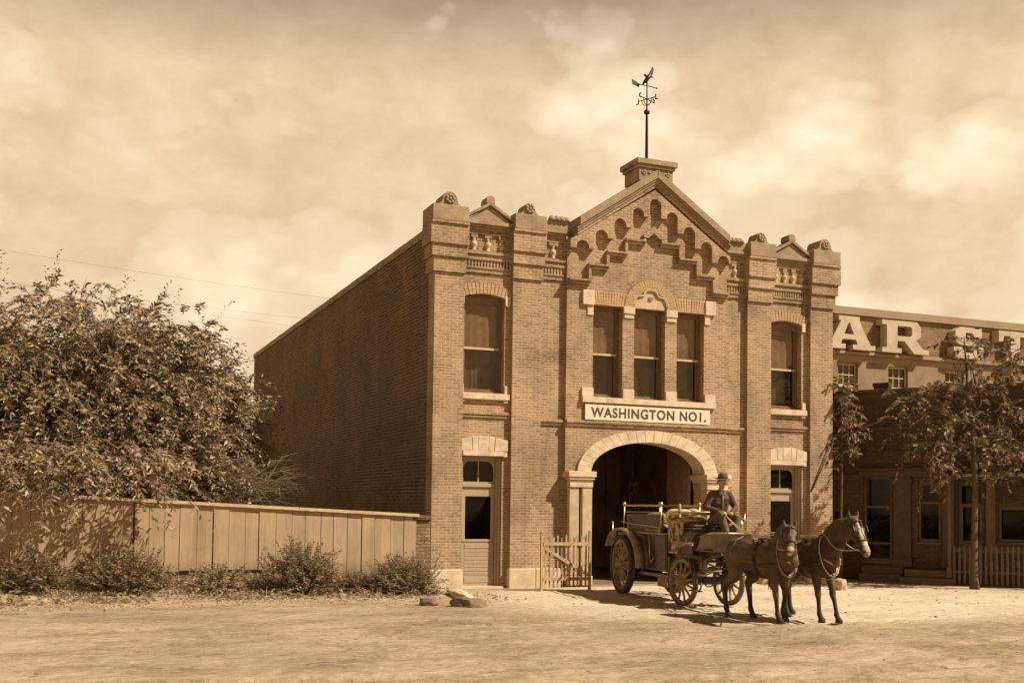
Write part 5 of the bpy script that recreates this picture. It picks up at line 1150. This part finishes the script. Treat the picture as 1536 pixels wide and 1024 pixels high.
# ================================================================== HORSES
def horsemat(name, lo, hi, marks):
    m, nt, b = newmat(name); tc = node(nt, 'ShaderNodeTexCoord')
    n = noise_n(nt, tc.outputs['Object'], 3.2, 5, .6); mp = node(nt, 'ShaderNodeMapping'); mp.inputs['Scale'].default_value = (9, 30, 60); L(nt, tc.outputs['Object'], mp.inputs[0])
    h = noise_n(nt, mp.outputs[0], 2.5, 4, .7)
    c = ramp(nt, math_n(nt, 'ADD', math_n(nt, 'MULTIPLY', n, .75), math_n(nt, 'MULTIPLY', h, .25)), [(.36, lo), (.64, hi)])
    for (p, r, col) in marks:
        d = node(nt, 'ShaderNodeVectorMath', operation='DISTANCE'); L(nt, tc.outputs['Object'], d.inputs[0]); d.inputs[1].default_value = p
        dd = math_n(nt, 'ADD', d.outputs['Value'], math_n(nt, 'MULTIPLY', math_n(nt, 'SUBTRACT', h, .5), r * .5))
        c = mixc(nt, ramp(nt, math_n(nt, 'DIVIDE', dd, r), [(.75, 1), (1.0, 0)]), c, col)
    so_ = node(nt, 'ShaderNodeSeparateXYZ'); L(nt, tc.outputs['Object'], so_.inputs[0])
    c = mixc(nt, ramp(nt, math_n(nt, 'ADD', so_.outputs[2], math_n(nt, 'MULTIPLY', math_n(nt, 'SUBTRACT', n, .5), .5)), [(.38, .75), (.62, 0)]), c, tuple(q * .4 for q in lo))     # black points on the legs
    bn = node(nt, 'ShaderNodeBump'); bn.inputs['Strength'].default_value = .35; bn.inputs['Distance'].default_value = .012; L(nt, math_n(nt, 'ADD', h, math_n(nt, 'MULTIPLY', n, 2.0)), bn.inputs['Height']); L(nt, bn.outputs[0], b.inputs['Normal'])
    L(nt, c, b.inputs['Base Color']); b.inputs['Roughness'].default_value = .58; b.inputs['Specular IOR Level'].default_value = .22
    return m
def v3(*a): return Vector(a)
def horse(label, loc, rz, poll, muz, legs, mat, marks, lo, hi, tail=True, extra=0):
    T = thing('horse', label, 'horse', loc, rz, 'pair of wagon horses', local=True)
    poll, muz = Vector(poll), Vector(muz); hd = (muz - poll); hl = hd.length; hd.normalize()
    horsemat(mat, lo, hi, [(tuple(poll + hd * (t * hl) + Vector(o)), r, c) for (t, o, r, c) in marks])
    base = Vector((.58, 0, 1.30)); mid = base.lerp(poll, .5) + Vector((-.02, 0, .06))
    ch = [[(-.86, 0, 1.22, .12, .18), (-.74, 0, 1.24, .23, .26), (-.5, 0, 1.25, .285, .30), (-.2, 0, 1.20, .28, .31), (.1, 0, 1.16, .30, .34), (.36, 0, 1.15, .27, .36), (.58, 0, 1.17, .22, .34), (.76, 0, 1.14, .17, .24), (.86, 0, 1.12, .11, .14)],
          [(.30, 0, 1.42, .10, .14), (.48, 0, 1.46, .09, .12)],                                          # withers
          [(.44, 0, 1.26, .19, .30), tuple(base + v3(.06, 0, .06)) + (.18, .32), tuple(mid) + (.145, .265), tuple(base.lerp(poll, .82) + v3(0, 0, .0)) + (.115, .20), tuple(poll - v3(.0, 0, .06)) + (.09, .13)],
          [tuple(poll - hd * .02) + (.09, .11), tuple(poll + hd * .10 * hl) + (.12, .14), tuple(poll + hd * .30 * hl + v3(-.02, 0, -.02)) + (.122, .165), tuple(poll + hd * .52 * hl) + (.097, .125), tuple(poll + hd * .74 * hl) + (.077, .096), tuple(poll + hd * .92 * hl) + (.08, .09), tuple(muz) + (.064, .07)]]
    side = hd.cross(Vector((0, 0, 1))).normalized(); upf = side.cross(hd).normalized()
    for s in (-1, 1):                                                # ears, nostrils
        e = poll + side * s * .072 - hd * .03; tip = e + Vector((0, 0, .20)) + side * s * .035 + hd * .03
        ch.append([tuple(e) + (.035,), tuple(e.lerp(tip, .45) + side * s * .012) + (.038,), tuple(tip) + (.010,)])
        nz = muz - hd * .03 + side * s * .052 + upf * .036; ch.append([tuple(nz) + (.026,), tuple(nz + hd * .015) + (.022,)])
        ey = poll + hd * .30 * hl + side * s * .102 + upf * .065; ch.append([tuple(ey - hd * .03) + (.022,), tuple(ey + hd * .03) + (.022,)])
    for (kind, y, fx, fy, lift) in legs:                             # fx, fy: where the hoof stands; lift of the hoof
        n0 = len(ch)
        if kind == 'f':
            kx = .50 + (fx - .50) * .45; ky = y + (fy - y) * .5
            ch += [[(.56, y * .85, 1.18, .10, .17), (.52, y * 1.0, .96, .095, .13), (.50 + (fx - .5) * .15, y, .82, .078, .095), (kx, ky, .60, .052, .06), (kx + .01, ky, .51, .053, .058), (kx + (fx - kx) * .35, ky + (fy - ky) * .35, .42, .036, .042), (fx - .03, fy, .22 + lift, .034, .040), (fx - .02, fy, .16 + lift, .043, .050), (fx + .015, fy, .10 + lift, .038, .042)],
                   [(fx + .02, fy, .085 + lift, .045, .05), (fx + .05, fy, .035 + lift, .062, .07)]]
        else:
            hx = fx - .06; 
            ch += [[(-.58, y * .9, 1.20, .16, .25), (-.52, y * 1.1, .98, .135, .20), (-.50 + (fx + .66) * .3, y * 1.15, .82, .095, .135), (hx * .6 - .24 + .0, (y + fy) / 2 * 1.05, .68, .058, .08), (hx, fy, .55, .052, .066), (hx + .01, fy, .46, .045, .052), (fx - .02, fy, .24 + lift, .037, .044), (fx - .01, fy, .17 + lift, .046, .053), (fx + .03, fy, .10 + lift, .040, .044)],
                   [(fx + .035, fy, .085 + lift, .046, .05), (fx + .065, fy, .035 + lift, .062, .07)]]
        ch[n0:] = [[tuple(p[:3]) + tuple(q * (1.12 if p[2] < .9 else 1.05) for q in p[3:]) for p in c_] for c_ in ch[n0:]]
    body = blob('body', ch, mat, T, .015, 4)
    # flatten hooves on the ground
    for v in body.data.vertices:
        if v.co.z < .0: v.co.z = .0
    crest = [base + v3(-.1, 0, .26), mid + v3(-.06, 0, .19), base.lerp(poll, .82) + v3(-.05, 0, .14), poll + v3(-.03, 0, .06)]
    ch2 = []
    for k in range(26):
        t = k / 25; c = crest[0].lerp(crest[1], t * 3) if t < 1 / 3 else crest[1].lerp(crest[2], t * 3 - 1) if t < 2 / 3 else crest[2].lerp(crest[3], t * 3 - 2)
        sd = -1; q = random.uniform(.13, .22)
        ch2.append([tuple(c + v3(0, 0, .0)) + (.016, .022), tuple(c + v3(-.02, sd * .06, -.03)) + (.014, .020), tuple(c + v3(random.uniform(-.05, .02), sd * .105, -q)) + (.005, .010)])
    ch2 += [[tuple(poll + v3(0, 0, .07)) + (.03,), tuple(poll + hd * .08 + upf * .12) + (.03,), tuple(poll + hd * .2 + upf * .15) + (.012,)]]
    blob('mane', ch2, 'hairdark', T, .012, 1)
    blob('tail', [[(-.88, 0, 1.34, .05), (-.98, .01, 1.22, .055), (-1.03, .0, .95, .065, .08), (-1.02, -.02, .66, .06, .08), (-1.0, .0, .45, .02, .03)]] + [[(-.98, .02 * k, 1.1, .03), (-1.04, .035 * k, .8, .028), (-1.03 + .02 * k, .05 * k, .42, .006)] for k in (-2, -1, 1, 2)], 'hairdark', T, .015, 2)
    # eyes
    m = MB()
    for s in (-1, 1):
        ey = poll + hd * .30 * hl + side * s * .122 + upf * .068; m.lathe([(.0, -.018), (.014, -.012), (.018, 0), (.014, .012), (0, .018)], tuple(ey), 10)
    m.build('eyes', 'eye', T)
    for s in (-1, 1):                                                # hooves
        pass
    m = MB()
    for (kind, y, fx, fy, lift) in legs: m.lathe([(.074, lift), (.072, lift + .01), (.058, lift + .07), (.05, lift + .085)], (fx + (.045 if kind == 'f' else .06), fy, .0), 14)
    for i_ in range(4):
        kind, y, fx, fy, lift = legs[i_]; MB().lathe([(.070, .001 + lift), (.072, lift + .01), (.058, lift + .065), (.048, lift + .085), (0, lift + .085)], (fx + (.045 if kind == 'f' else .06), fy, .0), 14).build('hoof', 'leather', T)
    # harness: bridle, blinkers, collar, saddle band, belly band, breeching, traces
    m = MB()
    ring(poll + hd * .66 * hl, hd, upf, .096, .118, .013, m, 20, 5); ring(poll + hd * .10 * hl, hd, upf, .13, .152, .013, m, 20, 5)
    for s in (-1, 1):
        m.strap([poll + side * s * .12 + hd * .02, poll + hd * .33 * hl + side * s * .132, poll + hd * .66 * hl + side * s * .096, muz - hd * .08 + side * s * .085 - upf * .03], .024, .010, tuple(side * s))
        m.strap([poll + hd * .1 * hl + upf * .155, poll + hd * .4 * hl + upf * .155, poll + hd * .66 * hl + upf * .12], .016, .008, tuple(upf)) if s > 0 else None
        c = poll + hd * .28 * hl + side * s * .155 + upf * .06
        m.prism([(0, 0), (.1, 0), (.1, .1), (0, .1)], 0, .001) if False else None
        m.add([tuple(c + hd * a + upf * b_ + side * s * o) for o in (0, .012) for a, b_ in ((-.06, -.055), (.05, -.055), (.065, .04), (-.045, .055))], [(0, 1, 2, 3), (7, 6, 5, 4), (0, 4, 5, 1), (1, 5, 6, 2), (2, 6, 7, 3), (3, 7, 4, 0)])
        ring(muz - hd * .09 + side * s * .085 - upf * .03, side, upf, .028, .028, .006, m, 12, 5)
    m.build('bridle', 'leather', T)
    cd = (poll - base); cd.y *= .5; cd.normalize()
    m = MB(); ring(Vector((.66, 0, 1.24)), (cd + v3(.9, 0, -.25)).normalized(), (0, 0, 1), .215, .385, .042, m, 30, 9); m.build('collar', 'leather', T)
    m = MB(); ring(Vector((.70, 0, 1.24)), (cd + v3(.9, 0, -.25)).normalized(), (0, 0, 1), .222, .40, .013, m, 30, 6)
    for s in (-1, 1): m.lathe([(.012, 0), (.022, .03), (.012, .06), (0, .065)], (.58, s * .05, 1.64), 8)
    m.build('hames', 'leather_pale' if extra else 'leather_light', T)
    m = MB(); ring(Vector((.12, 0, 1.16)), (1, 0, 0), (0, 0, 1), .316, .362, .016, m, 30, 5); ring(Vector((.16, 0, 1.16)), (1, 0, .0), (0, 0, 1), .312, .366, .012, m, 30, 5)
    m.box(.04, .24, -.12, .12, 1.505, 1.54); m.build('saddle_band', 'leather', T)
    m = MB(); m.strap([(.55, 0, 1.60), (.14, 0, 1.55), (-.3, 0, 1.545), (-.62, 0, 1.56), (-.86, 0, 1.42)], .035, .012, (0, 0, 1))
    for s in (-1, 1):
        MB().strap([(.72, s * .235, 1.10), (.40, s * .30, 1.05), (.10, s * .325, 1.02), (-.4, s * .315, .98), (-.9, s * .32, .90), (-1.35 + extra, s * .33, .84)], .035, .010, (0, s, 0)).build('trace', 'leather', T)
        m.strap([(-.48, s * .03, 1.565), (-.50, s * .2, 1.48), (-.52, s * .305, 1.28), (-.54, s * .312, 1.05)], .032, .012, (0, s, .3))
        m.strap([(.10, s * .325, 1.10), (-.3, s * .305, 1.10), (-.6, s * .295, 1.08), (-.84, s * .20, 1.08), (-.93, s * .0, 1.08)], .025, .012, (-.3, s, 0))
        m.strap([(.78, s * .19, 1.18), (.90, s * .10, 1.10), (.93, 0, 1.04)], .035, .014, (1, s * .3, 0))
    m.strap([(.93, 0, 1.05), (.90, 0, .9), (.75, 0, .80), (.4, 0, .78), (.14, 0, .79)], .035, .012, (1, 0, -.3))
    m.build('harness_straps', 'leather_pale' if extra else 'harness_mid', T)
    return T, poll, muz, hd, side, upf
simple('harness_mid', (.14, .09, .045), .6, .3, 12); simple('hairdark', (.016, .010, .005), .6, .3, 20); simple('eye', (.006, .004, .002), .12, .1, 20)
WHT = (.62, .50, .34)
H1 = horse('dark horse nearer the camera with head lowered and turned to face the viewer', (3.60, -8.95, 0), R(-84), (1.08, -.28, 1.70), (1.38, -.55, 1.33),
           [('h', -.17, -.76, -.20, 0), ('h', .17, -.42, .12, 0), ('f', -.16, .62, -.13, 0), ('f', .16, .40, .20, .0)], 'horse_dark',
           [(.90, (.02, -.01, .01), .075, WHT), (1.02, (.02, -.02, -.03), .05, (.5, .38, .24))], (.050, .029, .013), (.16, .096, .045))
H2 = horse('dark horse farther from the camera with raised head and a white blaze', (4.58, -9.0, 0), R(-90), (1.13, .20, 1.88), (1.47, .22, 1.30),
           [('h', -.17, -.44, -.12, 0), ('h', .17, -.88, .30, 0), ('f', -.15, .66, -.17, 0), ('f', .15, .86, .06, 0)], 'horse_brown',
           [(t, (.085, 0, .065), .068 + .02 * (t > .5), WHT) for t in (.16, .28, .4, .52, .64, .76)] + [(.9, (.04, 0, .04), .085, (.42, .31, .19)), (1.0, (.02, 0, -.01), .07, (.32, .22, .13))], (.046, .027, .012), (.14, .084, .04), extra=.25)

# ================================================================== DRIVER
PO = WM @ Vector((0, .27, 1.70))
PE = thing('person', 'driver in dark jacket and brimmed hat seated high on the wagon holding the reins', 'person', PO, HEAD, local=True); OFF[PE.name] = Vector((0, .27, 1.70))
SR, ER, HR = (.02, .07, 2.38), (.08, -.07, 2.10), (.36, .16, 2.02)
SL_, EL_, HL = (.02, .47, 2.38), (.10, .62, 2.10), (.38, .40, 2.00)
KR, AR_ = (.50, .10, 1.96), (.68, .22, 1.44); KL, AL = (.50, .46, 1.92), (.66, .42, 1.42)
def lerp3(a, b, t): return tuple(a[i] + (b[i] - a[i]) * t for i in range(3))
def hand(w_, fwd, s):
    w_ = Vector(w_); f = Vector(fwd).normalized(); o = []
    lat = f.cross(Vector((0, 0, 1))).normalized(); dn = Vector((0, 0, -1))
    palm = w_ + f * .05
    o.append([tuple(w_) + (.03, .024), tuple(palm) + (.042, .022), tuple(w_ + f * .085) + (.040, .018)])
    for k, ln in enumerate((.075, .085, .08, .06)):
        b_ = w_ + f * .085 + lat * (-.033 + .022 * k); o.append([tuple(b_) + (.010,), tuple(b_ + f * ln * .45 + dn * .01) + (.0095,), tuple(b_ + f * ln * .55 + dn * .045) + (.009,), tuple(b_ + f * ln * .15 + dn * .06) + (.0075,)])
    t = palm - lat * s * .03; o.append([tuple(t) + (.013,), tuple(t - lat * s * .03 + f * .03) + (.011,), tuple(t - lat * s * .02 + f * .065 + dn * .02) + (.009,)])
    return o
hc = Vector((.115, .27, 2.64))
ch = [[(.0, .27, 1.78, .15, .13), (.0, .27, 1.95, .14, .11), (.03, .27, 2.2, .165, .11), (.03, .27, 2.36, .15, .09), (.045, .27, 2.45, .065, .06), (.07, .27, 2.54, .055, .056)],
      [(.09, .27, 2.555, .062, .072), (.10, .27, 2.61, .072, .092), (.095, .27, 2.68, .076, .098), (.09, .27, 2.735, .06, .075)],
      [(.15, .27, 2.575, .045, .03), (.165, .27, 2.545, .032, .025)], [(.185, .27, 2.665, .012), (.205, .27, 2.63, .017), (.19, .27, 2.615, .014)], [(.178, .235, 2.685, .014), (.185, .27, 2.68, .012), (.178, .305, 2.685, .014)], [(.178, .25, 2.588, .010), (.185, .27, 2.586, .011), (.178, .29, 2.588, .010)],
      [(.09, .19, 2.66, .012, .03), (.085, .186, 2.63, .010, .024)], [(.09, .35, 2.66, .012, .03), (.085, .354, 2.63, .010, .024)],
      [SR + (.055,), lerp3(SR, ER, .5) + (.05,), ER + (.042,), lerp3(ER, HR, .4) + (.04,), HR + (.027,)], [SL_ + (.055,), lerp3(SL_, EL_, .5) + (.05,), EL_ + (.042,), lerp3(EL_, HL, .4) + (.04,), HL + (.027,)],
      [(.0, .17, 1.83, .10), lerp3((.0, .17, 1.83), KR, .5) + (.085,), KR + (.06,), lerp3(KR, AR_, .35) + (.06,), AR_ + (.04,)], [(.0, .37, 1.83, .10), lerp3((.0, .37, 1.83), KL, .5) + (.085,), KL + (.06,), lerp3(KL, AL, .35) + (.06,), AL + (.04,)]]
ch += hand(HR, (.6, .35, -.1), 1) + hand(HL, (.6, -.25, -.1), -1)
BD_ = blob('body', ch, 'skin', PE, .0095, 3)
m = MB()
for y in (.238, .302): m.lathe([(0, -.008), (.009, -.005), (.011, 0), (.009, .005), (0, .008)], (.172, y, 2.66), 8)
m.build('eyes', 'eye', PE)
blob('hair', [[(.02, .21, 2.66, .03, .05), (.01, .27, 2.67, .05, .07), (.02, .33, 2.66, .03, .05)], [(.06, .193, 2.68, .012, .03), (.10, .194, 2.69, .010, .02)], [(.06, .347, 2.68, .012, .03), (.10, .346, 2.69, .010, .02)], [(.19, .245, 2.602, .010), (.197, .27, 2.607, .012), (.19, .295, 2.602, .010)]], 'hairdark', PE, .009, 2)
jk = [[(.0, .27, 1.76, .20, .165), (.0, .27, 1.92, .185, .15), (.035, .27, 2.14, .205, .15), (.035, .27, 2.30, .215, .135), (.03, .27, 2.40, .15, .09), (.04, .27, 2.445, .085, .075)],
      [(.02, .13, 2.40, .075), SR + (.088,), lerp3(SR, ER, .5) + (.078,), ER + (.066,), lerp3(ER, HR, .45) + (.058,), lerp3(ER, HR, .92) + (.044,)], [(.02, .41, 2.40, .075), SL_ + (.088,), lerp3(SL_, EL_, .5) + (.078,), EL_ + (.066,), lerp3(EL_, HL, .45) + (.058,), lerp3(EL_, HL, .92) + (.044,)]]
J = blob('jacket', jk, 'jacket', PE, .014, 3)
MB().tube(catmull([(.10, .20, 2.45), (.155, .23, 2.42), (.165, .27, 2.38), (.155, .31, 2.42), (.10, .34, 2.45)], 4), .022, 7).build('collar', 'shirt', J)
MB().strap([(.168, .27, 2.38), (.19, .27, 2.25), (.192, .27, 2.1), (.172, .27, 1.95)], .035, .012, (1, 0, 0)).build('placket', 'shirt', J)
for y in (.17, .37): MB().box(.172, .186, y - .05, y + .05, 2.19, 2.29).box(.182, .192, y - .052, y + .052, 2.265, 2.30).build('pocket', 'jacket', J, .006)
blob('trousers', [[(.0, .17, 1.82, .125, .11), (.18, .15, 1.86, .115), lerp3((.0, .17, 1.83), KR, .6) + (.10,), KR + (.083,), lerp3(KR, AR_, .3) + (.082,), lerp3(KR, AR_, .9) + (.066,)], [(.0, .37, 1.82, .125, .11), (.18, .39, 1.85, .115), lerp3((.0, .37, 1.83), KL, .6) + (.10,), KL + (.083,), lerp3(KL, AL, .3) + (.082,), lerp3(KL, AL, .9) + (.066,)], [(-.08, .2, 1.80, .13), (-.08, .34, 1.80, .13)]], 'trousers', PE, .014, 3)
for A_ in (AR_, AL): blob('boot', [[(A_[0], A_[1], A_[2] + .06, .05), (A_[0], A_[1], A_[2] - .06, .048), (A_[0] + .01, A_[1], A_[2] - .15, .046, .05)], [(A_[0] - .02, A_[1], A_[2] - .165, .042, .04), (A_[0] + .08, A_[1], A_[2] - .17, .045, .035), (A_[0] + .17, A_[1], A_[2] - .18, .04, .024)]], 'boot', PE, .012, 2)
m = MB().lathe([(.0, .072), (.045, .085), (.078, .08), (.095, .055), (.102, .02), (.106, -.02), (.108, -.03)], (0, 0, 0), 24)
m.lathe([(.10, -.034), (.145, -.048), (.168, -.046), (.168, -.038), (.145, -.038), (.10, -.022)], (0, 0, 0), 28)
m.xf(Matrix.Translation((.092, .27, 2.765)) @ Matrix.Rotation(R(7), 4, 'Y') @ Matrix.Scale(1.12, 4, (1, 0, 0))); HT = m.build('hat', 'hat', PE)
MB().lathe([(.107, -.025), (.110, -.02), (.108, .012), (.104, .014)], (0, 0, 0), 24).xf(Matrix.Translation((.092, .27, 2.765)) @ Matrix.Rotation(R(7), 4, 'Y') @ Matrix.Scale(1.13, 4, (1, 0, 0))).build('hat_band', 'leather', HT)

for o_ in [q for q in PE.children_recursive]:                      # he leans a little forward over his knees
    for v_ in o_.data.vertices:
        if v_.co.z > .12: v_.co.x += .17 * (v_.co.z - .12)
# ================================================================== REINS
RN = thing('reins', 'long leather reins running from the driver\'s hands to the bits of both horses', 'reins', WM @ Vector((.4, .28, 1.9)), 0)
for (T, poll, muz, hd, side, upf), hy in ((H1, HR), (H2, HL)):
    M_ = Matrix.Translation(T.location) @ Matrix.Rotation(T.rotation_euler.z, 4, 'Z')
    for s in (-1, 1):
        a = WM @ (Vector(hy) + Vector((.14, 0, -.02 + .01 * s))); e = M_ @ (muz - hd * .09 + side * s * .092 - upf * .03); t_ = M_ @ Vector((.62, -s * .07 if False else (.10 if (side * s).y > 0 else -.10), 1.66)); sd = M_ @ Vector((.14, (.10 if (side * s).y > 0 else -.10), 1.585))
        mid = a.lerp(sd, .5) + Vector((0, 0, -.16))
        nk = M_ @ ((Vector((.62, 0, 1.5)) + muz) / 2 + Vector((-.05, (.19 if (side * s).y > 0 else -.19), -.02)))
        pts = catmull([a, a.lerp(sd, .25) + Vector((0, 0, -.10)), mid, a.lerp(sd, .78) + Vector((0, 0, -.09)), sd, t_, nk, e], 5)
        MB().tube(pts, .011, 5).build('rein', 'leather_pale', RN)
